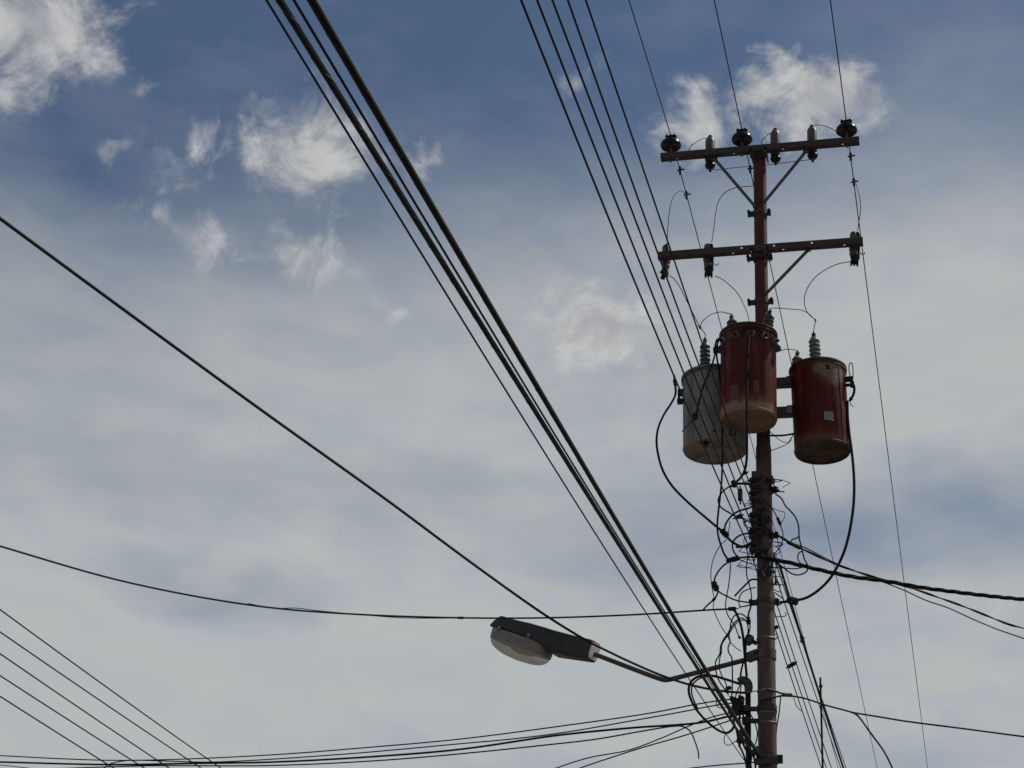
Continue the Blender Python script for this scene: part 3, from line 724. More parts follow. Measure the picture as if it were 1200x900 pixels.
# ------------------------------------------------------------------ secondary rack, conduit, photocell
rack = thing('secondary_rack', 'dark vertical rack of spool insulators clamped to the left side of the pole', 'insulator rack', loc(-.14, -.10, W(884, 645, 0).z), ROT)
SP = {}
def rl(p): return uvz(p) - uvz(rack.location)
zt_, zb_ = W(884, 557, 0).z, W(884, 652, 0).z
MB().box(rl(loc(-.075, -.085, (zt_ + zb_) / 2)), (.05, .012, zt_ - zb_)).build('back_bar', ARM, rack, smooth=False)
for y in (566, 581, 607, 625, 641):
    p = W(882, y, -.10); SP[y] = p; q = rl(p)
    MB().lathe([(.012, -.045), (.032, -.042), (.034, -.02), (.018, 0), (.034, .02), (.032, .042), (.012, .045)], 16, Matrix.Translation(q)).build('spool', BROWN, rack)
    for s in (-1, 1):
        MB().bar(q + Vector((-.012, 0, s * .05)), q + Vector((.075, .02, s * .05)), .035, .007).build('bracket', ARM, rack, smooth=False)
    MB().cyl(q - Vector((0, 0, .075)), q + Vector((0, 0, .07)), .007, 8).build('bolt', DARK, rack)
# ties and offcut wires knotted on the pole beside the rack
tw = thing('tie_wires', 'tangle of tie wires and clamps wound round the pole above the drop cables', 'wire', loc(0, 0, W(890, 640, 0).z))
random.seed(3)
for k in range(34):
    y = random.choice([568, 575, 590, 607, 612, 622, 630, 640, 650, 655, 668, 680]) + random.uniform(-5, 5)
    R, z = rad(y); a0 = random.uniform(-2.9, -.4); n = 7; da = random.uniform(.25, .9) * random.choice((-1, 1)); pts = []
    for i in range(n):
        a = a0 + da * i / n; rr = R + .012 + .022 * random.random()
        pts.append(loc(rr * math.cos(a), rr * math.sin(a), z + .03 * random.uniform(-1, 1) + .09 * (i / n - .5) * random.choice((-1, .6, 1))))
    MB().tube(smooth_path(pts), random.choice((.004, .006, .009)), 5).build('wire_turn', random.choice((BLACK, DARK, WIRE, BLACK, STEEL)), tw, tw.location)
for k in range(7):
    y = random.uniform(570, 655); R, z = rad(y); a = random.uniform(-2.6, -.9); c = loc((R + .02) * math.cos(a), (R + .02) * math.sin(a), z)
    MB().box(c, (.03 + .03 * random.random(), .03, .03 + .03 * random.random()), Matrix.Rotation(random.uniform(-.6, .6), 3, 'Y')).build('clamp_block', random.choice((DARK, ARM)), tw, tw.location)

for k in range(20):
    sgn = -1 if k % 5 < 3 else 1
    y = random.uniform(560, 700); R, z = rad(y); x0 = R + .005; pts = []
    reach = random.uniform(.05, .17); drop = random.uniform(-.12, .02); curl = random.uniform(-.025, .025)
    for i in range(6):
        t = i / 5
        pts.append(loc(sgn * (x0 + reach * math.sin(math.pi * t * random.uniform(.75, 1.0))), -.06 + .05 * math.sin(3 * t + k), z + drop * t * 1.6 + curl * math.sin(6 * t) + random.uniform(-.012, .012)))
    MB().tube(smooth_path(pts, .02), random.choice((.0032, .004, .0055)), 5).build('wire_turn', random.choice((BLACK, WIRE, BLACK, STEEL)), tw, tw.location)
hood = thing('service_conduit', 'steel service conduit with curved weatherhead on the left side of the pole', 'conduit', loc(-.15, -.03, .0), ROT)
HO = uvz(hood.location)
def hl_(p): return uvz(p) - HO
ptop = hl_(W(876.5, 806, -.03))
MB().tube([Vector((ptop.x, ptop.y, z)) for z in (0, 1.5, 3, 4.5, ptop.z)], .0235, 12).build('pipe', DARK, hood)
MB().tube(smooth_path([hl_(W(*q)) for q in ((876.8, 808, -.03), (876.8, 802, -.03), (874.5, 797.5, -.03), (870, 796, -.03), (865.5, 798.2, -.03))]), [.034] * 40, 12) if False else None
hp = smooth_path([hl_(W(*q)) for q in ((877, 811, -.03), (877, 803, -.03), (874.5, 798.8, -.03), (870, 797.2, -.03), (865.5, 799.2, -.03))], .01)
MB().tube(hp, [.032 + .006 * math.sin(math.pi * i / (len(hp) - 1)) for i in range(len(hp))], 14).build('weatherhead', mat('weatherhead_casting', (.055, .048, .042), .65, .1, (.03, .026, .022), 20, .7), hood)
for y in (831, 845):
    p = hl_(W(877, y, -.03))
    MB().box(p + Vector((.045, 0, 0)), (.16, .03, .035)).box(p + Vector((-.02, 0, 0)), (.06, .08, .05)).build('pipe_strap', ARM, hood, smooth=False)
pc = thing('photocell', 'small dark photocell on a stub beside the pole, above the lamp arm', 'photocell', W(884, 752, -.02))
c0 = W(877.5, 750, -.03)
MB().lathe([(.0, -.045), (.030, -.042), (.040, -.02), (.040, .025), (.030, .042), (0, .046)], 16, Matrix.Translation(c0) @ Matrix.Rotation(.4, 4, 'Y')).build('cap', BLUEBLK, pc, pc.location)
MB().bar(c0, W(887, 754, -.02), .03, .03).build('stub', DARK, pc, pc.location)

# ------------------------------------------------------------------ overhead primary conductors
def far_span(p, px, drop, n=40):            # beyond the pole: a long shallow span through the photo point px
    b = WZ(*px, p.z - drop); d = b - p
    return [p + d * (1.7 * i / n) + Vector((0, 0, -.10 * (1.7 * i / n) * (1 - 1.7 * i / n))) for i in range(1, n + 1)]
PATHS = []
def on_wire(px, py, paths):                   # nearest place on one of the wires to a line of sight
    d = pixdir(px, py); best = None
    for pa in paths:
        for a, b in zip(pa, pa[1:]):
            for k in range(12):
                p = a.lerp(b, k / 12); e = (p - CAM).normalized()
                if e.dot(d) > .98 and (p - CAM).dot(VD) > 8 and (best is None or e.dot(d) > best[0]): best = (e.dot(d), p)
    return best[1]
PG = 'bare high-voltage wires over the upper crossarm'
prim = [((737, 0), (982, 899), 'leftmost of three thin wires from the top edge to the upper crossarm'),
        ((837, 0), (1028, 900), 'thin wire from the top edge to the insulator beside the pole top'),
        ((973, 0), (1087, 900), 'thin wire from the top edge to the right tip of the upper crossarm')]
for (tp, fr, lab), top in zip(prim, PIN_TOP):
    q = uvz(top)
    near = span(q.x, [tp], -20, q.y, a=top, lin=True)
    far = far_span(top, fr, .25)
    PATHS.append(near + far)
    cable('overhead_wire', lab, near + far, .0056, WIRE, 'wire', PG, raw=True, n=6)

# ------------------------------------------------------------------ five secondary conductors along the street
SG = 'secondary conductors running along the street to the rack'
sec = [((610.5, 0), (670.8, 150), (760, 369.5), 641, 'leftmost of five parallel black wires crossing the top edge'),
       ((629.3, 0), (688, 150), (770.5, 360), 625, 'second from left of five parallel black wires crossing the top edge'),
       ((647.5, 0), (703.5, 150), (783.5, 360), 607, 'middle of five parallel black wires crossing the top edge'),
       ((665.5, 0), (718, 150), (794, 360), 581, 'fourth from left of five parallel black wires crossing the top edge'),
       ((687, 0), (736.5, 150), (809, 360), 566, 'rightmost of five parallel black wires crossing the top edge')]
fars = {641: (962, 898), 625: (966, 893), 607: (974, 899), 581: (985, 899), 566: (991, 899)}
for a, b, c, y, lab in sec:
    p = SP[y]; q = uvz(p)
    near = span(q.x - .03, [a, b, c], -19, q.y, a=p)
    far = far_span(near[-1], fars[y], .12)
    PATHS.append(near + far)
    cable('street_wire', lab, near + far, .0062, BLACK, 'wire', SG, raw=True)
# thick lashed cable beside the far span
p0 = W(914, 664, .05)
cable('lashed_cable', 'thickest black cable in the fan dropping behind the pole at lower right', [W(896, 640, .10), W(905, 650, .09), p0] + far_span(p0, (988, 899), .12), .012, BLACK, 'cable',
      conn=[(far_span(p0, (988, 899), .12)[6], .02, .09)], raw=True)
# ------------------------------------------------------------------ heavy cable bundle dropping to the pole foot clamp
end = W(893, 889, -.13)
ue_ = uvz(end).x
def heavy(name, lab, tp, mid, low, r, dv=0, du=0, mat_=BLACK, endp=None, cat='cable', group='thick cables sweeping down from the top edge to the pole', strands=1, lash=False):
    e = endp or end
    u = uvz(e).x + du
    path = span(u, [tp, mid, low], -17, uvz(e).y, a=e, n=70)
    ob = cable(name, lab, path, r, mat_, cat, group, raw=True, n=8)
    if lash:                                   # thin wire lashed round the cable in a long spiral
        P = []
        for i in range(len(path) - 1):
            d = path[i + 1] - path[i]; t_ = d.normalized(); a_ = t_.cross(Vector((0, 0, 1))).normalized(); b_ = a_.cross(t_)
            for j in range(6):
                q = path[i] + d * (j / 6); ph = 2 * math.pi * (i + j / 6) * d.length / .30
                P.append(q + (a_ * math.cos(ph) + b_ * math.sin(ph)) * (r + .0002))
        MB().tube(P, .0010, 4).build('lashing_wire', STEEL, ob, path[0])
heavy('thick_cable', 'left of two thick black cables from the top edge to the pole', (329, 0), (466, 225), (790, 740), .0104, endp=W(884, 886, -.16), lash=True)
heavy('thick_cable', 'right of two thick black cables from the top edge to the pole', (364.5, 0), (495, 225), (799.5, 740), .0104, endp=W(889, 886, -.15), lash=True)
heavy('messenger_wire', 'steel messenger wire lashed along the right edge of the right thick cable', (369.5, 0), (499.5, 225), (801.5, 740), .0045, mat_=STEEL, endp=W(891, 885, -.14), cat='wire', group='messengers')
heavy('thin_cable', 'thin black cable between the two thick ones from the top edge', (343, 0), (480, 225), (792, 738), .0042, endp=W(886, 880, -.15))
heavy('thin_cable', 'leftmost thin black cable beside the thick pair, meeting the pole lowest', (312, 0), (450, 225), (732.5, 680), .0036, endp=W(880, 902, -.10))

# ------------------------------------------------------------------ drop cables to the left
cable('drop_cable', 'black cable slanting from the left edge past the lamp head to the pole', [(-260, 70, -9.6), (-120, 167, -8.6), (0, 256, -7.5), (150, 366.5, -6.1), (300, 476, -4.8), (450, 583.5, -3.3), (560, 665, -2.1), (640, 721.5, -1.2), (690, 752, -.7), (715, 764.5, -.5), (737, 775, -.35), (774, 791, -.2), (805, 801.5, -.15), (834, 808, -.12), (858, 811, -.10), (874, 812, -.08)], .0105, ext=(6, 0))
cable('drop_cable', 'sagging black cable from the left edge, passing behind the lamp to the pole', [(-200, 578, -5), (0, 640, -3.2), (150, 682.5, -2.2), (300, 710, -1.3), (420, 720, -.6), (540, 724, -.1), (640, 724, .3), (750, 720, .25), (830, 714.8, .05), (858, 713.5, -.08)], .0088, ext=(8, 0), conn=[((538, 724, -.1), .013, .03), ((856, 713.6, -.07), .02, .04)])
cable('thin_wire', 'thin wire wrapped along the sagging cable left of the lamp', [(290, 707, -1.35), (320, 712.8, -1.25), (345, 712.5, -1.1), (372, 715.5, -.95), (420, 720, -.6), (470, 724, -.35), (505, 724.5, -.2), (538, 724.3, -.1)], .0035, WIRE, 'wire')
LG = 'low service drops running left from the pole'
ld = [('upper of the low service drops running left from the pole', [(-120, 880, 2.5), (0, 885.5, 2.2), (69, 889, 2.0), (130, 891, 1.9), (202, 890, 1.7), (320, 884.5, 1.4), (430, 876, 1.1), (540, 866, .8), (660, 850.5, .5), (760, 836, .2), (815, 825.5, 0), (846, 820.5, -.05), (872, 818, -.05)], .006),
      ('second low service drop running left from the pole', [(118, 905, 2.2), (127, 896, 2.1), (140, 892.5, 2.05), (153, 891, 2), (199, 892, 1.9), (251, 893, 1.7), (400, 884, 1.3), (540, 871.5, .9), (600, 866, .7), (660, 858.5, .5), (750, 843, .25), (800, 834, .1), (839, 826.5, -.02), (872, 822, -.05)], .006),
      ('thicker dark service drop along the bottom edge at left', [(-120, 890, 2.8), (0, 893, 2.5), (130, 896, 2.2), (231, 894.5, 2.0), (320, 893, 1.7), (440, 886.5, 1.3), (540, 878, 1), (655, 861.5, .6), (740, 853, .35), (823, 846.5, .05), (860, 838, -.05), (874, 836, -.05)], .0095),
      ('service drop with a cut end hanging left of the pole', [(60, 901, 2.4), (170, 897.5, 2.2), (320, 897, 1.8), (440, 891.5, 1.4), (540, 883.3, 1), (640, 873, .6), (700, 866, .35), (760, 855.5, .2), (790, 851, .12), (800, 851.3, .1), (809, 857, .08), (814, 868, .06), (818, 880, .05), (819, 889, .05)], .0065),
      ('left of two crossing drops leaving the bottom edge left of the pole', [(560, 935, .7), (652, 900, .55), (690, 888, .45), (737, 879, .3), (775, 865, .2), (807, 851, .1), (832, 841, .0), (850, 836.5, -.05), (874, 834, -.06)], .0055),
      ('right of two crossing drops leaving the bottom edge left of the pole', [(600, 930, .8), (680, 900, .6), (720, 886.5, .4), (753, 876, .3), (800, 862.5, .15), (833, 852, .02), (862, 842.5, -.05), (876, 840, -.06)], .0058),
      ('short drop meeting the pole just above the bottom edge', [(700, 914, .3), (820, 899, .1), (850, 896, .02), (874, 894.3, -.05), (888, 893, -.08)], .0055),
      ('faint wire low at the bottom left corner', [(-60, 893, 3.0), (0, 896.5, 2.9), (32, 900, 2.8), (90, 907, 2.7)], .0045)]
for lab, pts, r in ld: cable('service_drop', lab, pts, r, BLACK, 'cable', LG, ext=(9, 0))
# five wires of the next street's line, low at left
for k, (a, b) in enumerate((((0, 714.3), (258.5, 900)), ((0, 740.5), (235.4, 900)), ((0, 766), (198, 900)), ((0, 791.7), (169, 900)), ((0, 816), (133, 900)))):
    u0 = -10.0
    p, q = uvz(WU(*a, u0)), uvz(WU(*b, u0))
    pts = []
    sag = .0009 * (q.y - p.y) ** 2
    for i in range(41):
        t = -.9 + 3.2 * i / 40
        pts.append(loc(u0, p.y + (q.y - p.y) * t, p.z + (q.z - p.z) * t - sag * t * (1 - t)))
    cable('street_wire', '%s of five slanting wires crossing the lower left corner' % ('uppermost', 'second from top', 'middle', 'second from bottom', 'lowest')[k], pts, .0098, WIRE, 'wire', 'wires crossing the lower left corner', raw=True)

# ------------------------------------------------------------------ drop cables to the right
cable('twisted_drop_cable', 'thick twisted black cable running right from the pole, thickest on that side', [(898, 654.5, -.11), (908, 656, -.09), (930, 660.5, -.02), (960, 667.7, .06), (1000, 676, .2), (1035, 680.5, .35), (1080, 688.5, .5), (1122, 694, .65), (1160, 698.5, .8), (1200, 702.5, 1.0), (1300, 712, 1.5)], .0098, BLACK, strands=3, pitch=.42, ext=(0, 10))
cable('twisted_drop_cable', 'twisted pair running right from a clamp, crossing under the thickest cable', [(911, 627, -.06), (921, 633, -.03), (925, 636, .0), (945, 645.5, .05), (975, 659.5, .15), (998, 667.7, .22), (1035, 679.5, .4), (1066, 688.5, .5), (1098, 699.5, .65), (1130, 711, .8), (1165, 725, .95), (1183, 732, 1.05), (1200, 736.3, 1.1), (1300, 765, 1.6)], .0054, BLACK, strands=2, pitch=.55, ext=(0, 10), conn=[((928, 637.5, 0), .018, .07), ((918, 631, -.04), .014, .03), ((979, 661, .17), .010, .02)])
cable('drop_cable', 'thin cable at the right edge running lowest of the three from the pole', [(925, 635, .0), (945, 642.5, .05), (975, 658, .14), (1028, 679.3, .4), (1060, 692, .5), (1085, 703.5, .6), (1110, 712, .7), (1141, 726, .85), (1170, 738, 1), (1200, 748.3, 1.1), (1300, 785, 1.6)], .0055, BLACK, ext=(0, 10))
cable('drop_cable', 'thin cable low at right running from the pole to the right edge', [(890, 822, -.11), (905, 818, -.09), (915, 815.5, -.04), (927, 815.5, 0), (945, 819, .05), (966, 826, .12), (985, 831, .2), (1000, 835, .25), (1030, 840, .4), (1060, 845, .5), (1130, 854, .8), (1200, 863.3, 1.1), (1300, 876, 1.6)], .0075, BLACK, ext=(0, 10), conn=[((921, 815.3, -.02), .012, .05)])
cable('branch_cable', 'branch cable curving down from the low right cable to the bottom edge', [(996, 834, .24), (1003, 837, .25), (1010, 844.5, .22), (1018, 856, .2), (1027, 868, .18), (1035, 879, .15), (1041, 890, .12), (1047, 903, .1), (1056, 925, .05)], .0078, BLACK, ext=(0, 3))
cable('guy_grip', 'pale preformed grip beside the low right cable at the pole', [(900, 807.5, -.10), (909, 810, -.06), (915, 812.3, -.03), (922, 813.4, -.01), (928, 813.6, 0)], .009, STEEL, 'grip')
cable('down_lead', 'thin lead running down the right side of the pole from the low cable', [(914.8, 815.5, -.03), (914, 826, -.02), (912.6, 838, 0), (910.5, 850, .02), (909.5, 862, .02)], .0055, BLACK, 'wire')
cable('loose_wire', 'thin curling wire hanging under the low right cable', [(929, 815.8, 0), (931, 820, 0), (933.5, 827.5, .01), (936.5, 831, .02), (939.5, 833.5, .02)], .0032, WIRE, 'wire')

# ------------------------------------------------------------------ high-voltage taps and jumpers
b0, b1 = tC[3]; r0, r1 = tR[3]; g0 = tG[3][0]
def cutb(i): return cut[i].location
cable('tap_wire', 'thin wire looping from the left primary wire to the left cutout', [on_wire(801.5, 228, PATHS[:1]), (797, 224, .3), (790, 229, .15), (785.5, 242, .0), (783, 262, -.03), (781.8, 288, -.03)], .0040, WIRE, 'wire')
cable('tap_wire', 'thin wire arching from behind the pole to the second cutout', [(884, 218, .12), (876, 218.5, .1), (862, 220, .05), (850, 225.5, .0), (842, 236, -.02), (838.5, 250, -.03), (836.5, 268, -.03), (834, 284, -.03)], .0040, WIRE, 'wire')
cable('tap_wire', 'thin wire bowing beside the right primary wire to the right cutout', [on_wire(1000.6, 211, PATHS[2:3]), (1004.5, 220, .15), (1008, 235, .05), (1008.3, 248, .0), (1006.5, 260, -.03), (1005, 270, -.03)], .0040, WIRE, 'wire')
for k, (px, py, lab) in enumerate(((795, 198, 'small dark clamp on the left primary wire below the crossarm'), (802, 230, 'small dark line clamp where the left tap leaves its wire'), (996.3, 182.5, 'small dark clamp on the right primary wire below the crossarm'), (1000.3, 212, 'small dark line clamp where the right tap leaves its wire'), (878.6, 197.5, 'small dark clamp hanging just left of the pole under the upper crossarm'))):
    c = on_wire(px, py, [PATHS[0 if k < 2 else 2 if k < 4 else 1]])
    o = MB().lathe([(.005, -.055), (.013, -.04), (.011, 0), (.018, .03), (.008, .05)], 10, Matrix.Translation(c)).cyl(c - UD * .03, c + UD * .045 + Vector((0, 0, .01)), .008, 6).build('line_clamp', DARK, None, c)
    tag(o, lab, 'clamp', 'line clamps')
for k, (a, b, c, lab) in enumerate((((826.5, 162, -.03), (815, 167, -.06), (806.5, 178, -.09), 'short lead curving left off the left arrester top'), ((903, 156.5, -.03), (897.5, 160, -.06), (892, 169, -.09), 'short lead curving left off the arrester beside the pole top'),
                                    ((957.5, 147.2, -.03), (970, 149, -.06), (984, 158.5, -.10), 'short lead arching right from the right arrester to the right insulator'))):
    a = (a[0] + (3 if k < 2 else -3), a[1] - .5, -.06)
    m_ = (((a[0] + b[0]) / 2, (a[1] + b[1]) / 2 - 1.2, -.04))
    cable('arrester_lead', lab, [a, m_, b, ((b[0] + c[0]) / 2 + (-.8 if k < 2 else .5), (b[1] + c[1]) / 2 - 1.3, -.08), c], .0040, WIRE, 'wire')
cable('ground_lead', 'thin ground lead strung under the three arresters', [(833, 198.5, -.03), (840, 199, -.02), (858, 196.8, .06), (876, 195.3, .10), (890, 194.3, .11), (899, 193.2, .10), (912, 191.5, .04), (930, 189.3, -.01), (950, 187, -.03)], .0036, WIRE, 'wire')
cable('jumper_wire', 'thin jumper from the left cutout down to the grey transformer bushing', [(784.5, 323, -.05), (789, 326, -.06), (796, 335, -.06), (803, 349, -.05), (811, 365, -.04), (817.5, 378, -.03), (820.2, 383.5, -.03), (824, 388, -.03), (827, 393, -.03), g0], .0045, WIRE, 'wire', conn=[((820, 383.3, -.03), .012, .02)])
cable('jumper_wire', 'thin jumper arching from the grey transformer lead to the middle transformer', [(820.2, 383.3, -.03), (823, 377, -.08), (830, 370.5, -.15), (838, 366.8, -.22), (846, 365.6, -.28), (852, 367, -.30), b0], .0040, WIRE, 'wire')
cable('jumper_wire', 'thin jumper from the second cutout curving down behind the middle transformer', [(838, 323.5, -.05), (846, 327, -.06), (856, 335, -.08), (865, 344.5, -.12), (871.5, 357, -.18), (876, 368, -.22), (878.5, 380, -.25)], .0040, WIRE, 'wire')
cable('jumper_wire', 'thin jumper bowing from the right cutout to the right transformer bushing', [(997.5, 306.5, -.04), (985, 308.5, -.06), (972, 313.5, -.07), (958, 322.5, -.07), (948.5, 333.5, -.06), (943.5, 345, -.05), (942.5, 355, -.03), (945.5, 365, -.02), (950, 370.5, -.01), (955.5, 375, 0), (954.5, 381, 0), r0], .0040, WIRE, 'wire', conn=[((955.3, 375.2, 0), .008, .014)])
cable('jumper_wire', 'thin jumper from the middle transformer right bushing to the right cutout lead', [b1, (905, 361, -.26), (915, 361.2, -.2), (930, 362.5, -.12), (938, 363.2, -.06), (946, 366.5, -.02), (952, 371.5, -.01)], .0040, WIRE, 'wire')
cable('jumper_wire', 'thin jumper between the middle tank and the right transformer small bushing', [(906, 414.5, -.10), (912, 412, -.05), (920, 409.6, 0), (928, 409.4, .06), r1], .0036, WIRE, 'wire')
cable('neutral_lead', 'dark lead joining the pole to the right transformer below its mount', [(898, 510, -.07), (908, 510.5, -.08), (920, 510, -.08), (933, 507.5, -.06), (940, 505, -.05)], .009, BLACK)
cable('neutral_lead', 'thin curling lead under the right transformer mount', [(901, 504.5, -.05), (908, 511, -.06), (916, 517, -.06), (923, 518.5, -.06), (928, 512, -.06), (930, 508.5, -.05)], .0034, WIRE, 'wire')
cable('neutral_lead', 'thin lead slanting from the pole up to the right transformer', [(900, 529.5, -.05), (908, 526.5, -.05), (918, 522.5, -.05), (925, 518.5, -.05), (929, 510, -.05)], .0036, WIRE, 'wire')

# ------------------------------------------------------------------ low-voltage leads and jumpers round the rack
JG = 'black jumpers round the secondary rack'
def J(name, lab, pts, px, material=None, conn=(), cat='cable'):
    r = px / 2 * .0071
    return cable(name, lab, pts, r, material or BLACK, cat, JG, conn=conn)
J('low_voltage_lead', 'black lead looping from the grey transformer left side down to the rack', [(790, 440, -.06), (791.5, 452, -.08), (791.5, 462, -.12), (787, 472, -.2), (778, 486, -.28), (771.5, 501, -.32), (769.3, 517, -.34), (771.5, 534, -.34), (777, 552, -.33), (788, 570, -.3), (805, 587.5, -.26), (824, 604, -.22), (840, 617.5, -.2), (849, 625, -.18), (855, 632.5, -.17), (862, 637.5, -.15), (870, 640.5, -.14), (882, 636, -.10)], 3.0,
  conn=[((849.5, 625.5, -.18), .026, .045), ((792, 447, -.08), .018, .04), ((869, 640, -.14), .014, .06)])
J('low_voltage_lead', 'black lead dropping in front of the middle transformer to the rack', [(878, 392, -.72), (876.5, 410, -.72), (875.5, 440, -.72), (875.3, 480, -.71), (875.3, 520, -.62), (874.8, 540, -.5), (872, 553, -.38), (866, 562, -.28), (860, 567.2, -.22), (866, 566.8, -.2), (874, 566.8, -.15), (881, 568, -.11)], 3.2, conn=[((860.5, 567, -.22), .024, .045)])
J('low_voltage_lead', 'thick black lead bowing from the right transformer back to the pole', [(993, 470, -.08), (993.5, 490, -.10), (995.5, 510, -.10), (997.6, 525, -.10), (999.8, 545, -.10), (1001, 567, -.11), (1000.5, 588, -.12), (998.5, 606, -.12), (994.5, 628, -.12), (989, 647, -.12), (981, 664.5, -.12), (971, 680, -.12), (958, 692.5, -.11), (945, 700.5, -.1), (934, 703.3, -.1), (926, 704.3, -.1), (914, 706, -.08)], 3.5, conn=[((927.5, 704, -.1), .036, .05, (0, 0, .4))])
J('low_voltage_lead', 'black lead hanging across the grey tank from the middle transformer, ending in a clamp', [(845, 396, -.50), (840.5, 398, -.52), (838.3, 404, -.53), (838, 414, -.54), (834.5, 427, -.56), (829.5, 440, -.58), (824, 453, -.6), (820.5, 466, -.6), (817.5, 479, -.6), (814.5, 488, -.6)], 2.6, conn=[((814.8, 488, -.6), .024, .035), ((838, 411, -.53), .02, .035)])
J('wire_tail', 'thin wire tail below the clamp on the grey tank', [(813.5, 490, -.6), (808, 496, -.58), (803, 501.5, -.55), (799.5, 506, -.52)], 1.5, WIRE, cat='wire')
J('low_voltage_lead', 'black lead falling between the grey and middle tanks to the lowest jumper', [(842, 398.5, -.5), (840, 408, -.52), (840, 418, -.5), (842, 430, -.48), (843.5, 446, -.46), (845, 480, -.44), (846.5, 520, -.4), (846.5, 545, -.36), (845, 572, -.32), (842, 598, -.28), (840.6, 615, -.25), (841.5, 627, -.22), (845.5, 641, -.2), (850, 651.5, -.18), (855, 656, -.17), (861, 655, -.16), (870, 653.3, -.15), (885, 652.8, -.12), (897, 654, -.115)], 2.5, conn=[((859.5, 655.4, -.16), .025, .06)])
J('jumper', 'loop hanging left from the top rack splice', [(857, 569, -.22), (850.5, 573, -.2), (845, 578.5, -.18), (841.8, 585, -.17), (842.8, 591.5, -.16), (847, 596.3, -.16), (855, 601, -.15), (864, 606, -.14), (874, 608.5, -.12)], 2.0)
J('jumper', 'curved jumper from the rack to the lead splice left of it', [(884, 592.5, -.11), (876, 596, -.13), (866, 598.8, -.16), (858.5, 603.5, -.17), (853, 609.8, -.18), (849.6, 616.5, -.18), (849.3, 623, -.18)], 2.4)
J('jumper', 'round jumper curling from the rack to the lowest splice', [(884, 623, -.11), (876, 625, -.12), (867.5, 627.2, -.14), (861.5, 631.5, -.16), (858.3, 637.5, -.165), (858.8, 643.5, -.165), (861.5, 649, -.16), (865, 653, -.155)], 2.2)
J('jumper', 'long curved jumper dropping from the lowest splice to a hanging connector', [(860, 656, -.16), (852.5, 659.5, -.18), (845.5, 665, -.2), (840, 672.5, -.21), (837, 680, -.21), (838, 687, -.21), (842, 693, -.2), (851, 698.3, -.17), (862, 703.3, -.14), (872, 705.3, -.12), (880, 706, -.10)], 2.1, conn=[((837.8, 686, -.21), .027, .045)])
J('jumper', 'short tail slanting from the hanging connector to the sagging cable', [(841.5, 692.5, -.2), (840, 697.5, -.18), (836.5, 702.5, -.16), (830, 708.3, -.13), (823.5, 715, -.1)], 2.0, conn=[((836.3, 702.8, -.16), .013, .02)])
J('loose_wire', 'long thin loose wire bowing left of the hanging connector', [(855.5, 611, -.2), (854, 622, -.2), (851.5, 632, -.2), (844.5, 638.5, -.2), (838.5, 649, -.2), (834.3, 661, -.2), (833, 676, -.2), (835, 692, -.19), (837, 702, -.18), (835.8, 712, -.16), (838.5, 720, -.15), (844.5, 733, -.14), (852, 744.5, -.13), (857, 754, -.12), (863, 759.5, -.11), (869, 763.5, -.1)], 1.1, WIRE, cat='wire')
J('loose_wire', 'thin wire dropping straight from the lowest splice to a small tip', [(856, 660, -.17), (855.5, 672, -.17), (853.5, 688, -.16), (851, 702, -.15), (850.3, 711, -.15), (853, 721, -.14), (856.5, 726.5, -.14), (861, 733, -.13), (864, 741, -.12), (866.5, 747, -.12)], 1.4, conn=[((866.3, 746.8, -.12), .012, .012)])
J('jumper', 'stiff cut cable sticking out left from the pole', [(890, 679.5, -.11), (884, 679, -.12), (880.5, 679.3, -.13), (876, 683, -.14), (868.5, 690.5, -.16), (861, 698.5, -.18)], 2.3)
J('jumper', 'thin jumper falling close along the left face of the pole', [(874, 640, -.14), (876.5, 650, -.14), (875, 662, -.14), (875, 674, -.14), (877.5, 683, -.13), (880, 693, -.12), (881, 705, -.11)], 1.5)
J('jumper', 'thin jumper from the lowest splice slanting down to the pole', [(866, 655.5, -.15), (873, 658.5, -.14), (881, 661, -.12), (888, 663, -.11)], 1.3)
J('jumper', 'bare neutral tail looping at the lower left band', [(861, 714.5, -.1), (868, 711.5, -.1), (874, 710, -.1), (880, 708.5, -.1)], 1.2, WIRE)
J('service_lead', 'thick black lead dropping from the sagging cable to the weatherhead', [(857, 713.6, -.08), (861, 716, -.08), (865.5, 724.5, -.08), (868.8, 735, -.08), (871, 748, -.08), (872.2, 762, -.08), (873.5, 777, -.08), (874.8, 790, -.06), (874.8, 797, -.04)], 3.2)
J('service_lead', 'black lead beside the thick weatherhead lead, bending under the lamp arm', [(874, 750, -.07), (873.6, 765, -.07), (871, 776, -.07), (868.6, 786, -.06), (867.5, 796, -.04)], 2.3)
J('service_lead', 'looped lead with rounded top, outer loop beside the pole', [(874.5, 749, -.06), (877.5, 742, -.07), (879, 733, -.08), (876, 725.5, -.09), (870.5, 720.3, -.1), (865, 719.3, -.1), (860, 722.3, -.1), (857, 728.5, -.1), (855.6, 737, -.1), (854.3, 745, -.1), (855.5, 752.5, -.1), (853.2, 759, -.1), (854.3, 765.5, -.1), (857.3, 770, -.1), (858, 780, -.1), (858.3, 798, -.1), (857.3, 819, -.1)], 1.7)
J('service_lead', 'looped lead nested inside, swinging out left below', [(875.5, 748, -.06), (876.8, 738, -.07), (875, 729, -.08), (869.5, 724.2, -.1), (863.5, 727, -.1), (858, 733.5, -.11), (853, 742, -.12), (847.5, 750, -.13), (844.3, 758, -.13), (843.6, 766, -.13), (838.5, 776, -.13), (839.5, 789, -.12), (842.5, 797.5, -.12), (848, 806, -.12), (852.5, 813, -.11)], 1.7)
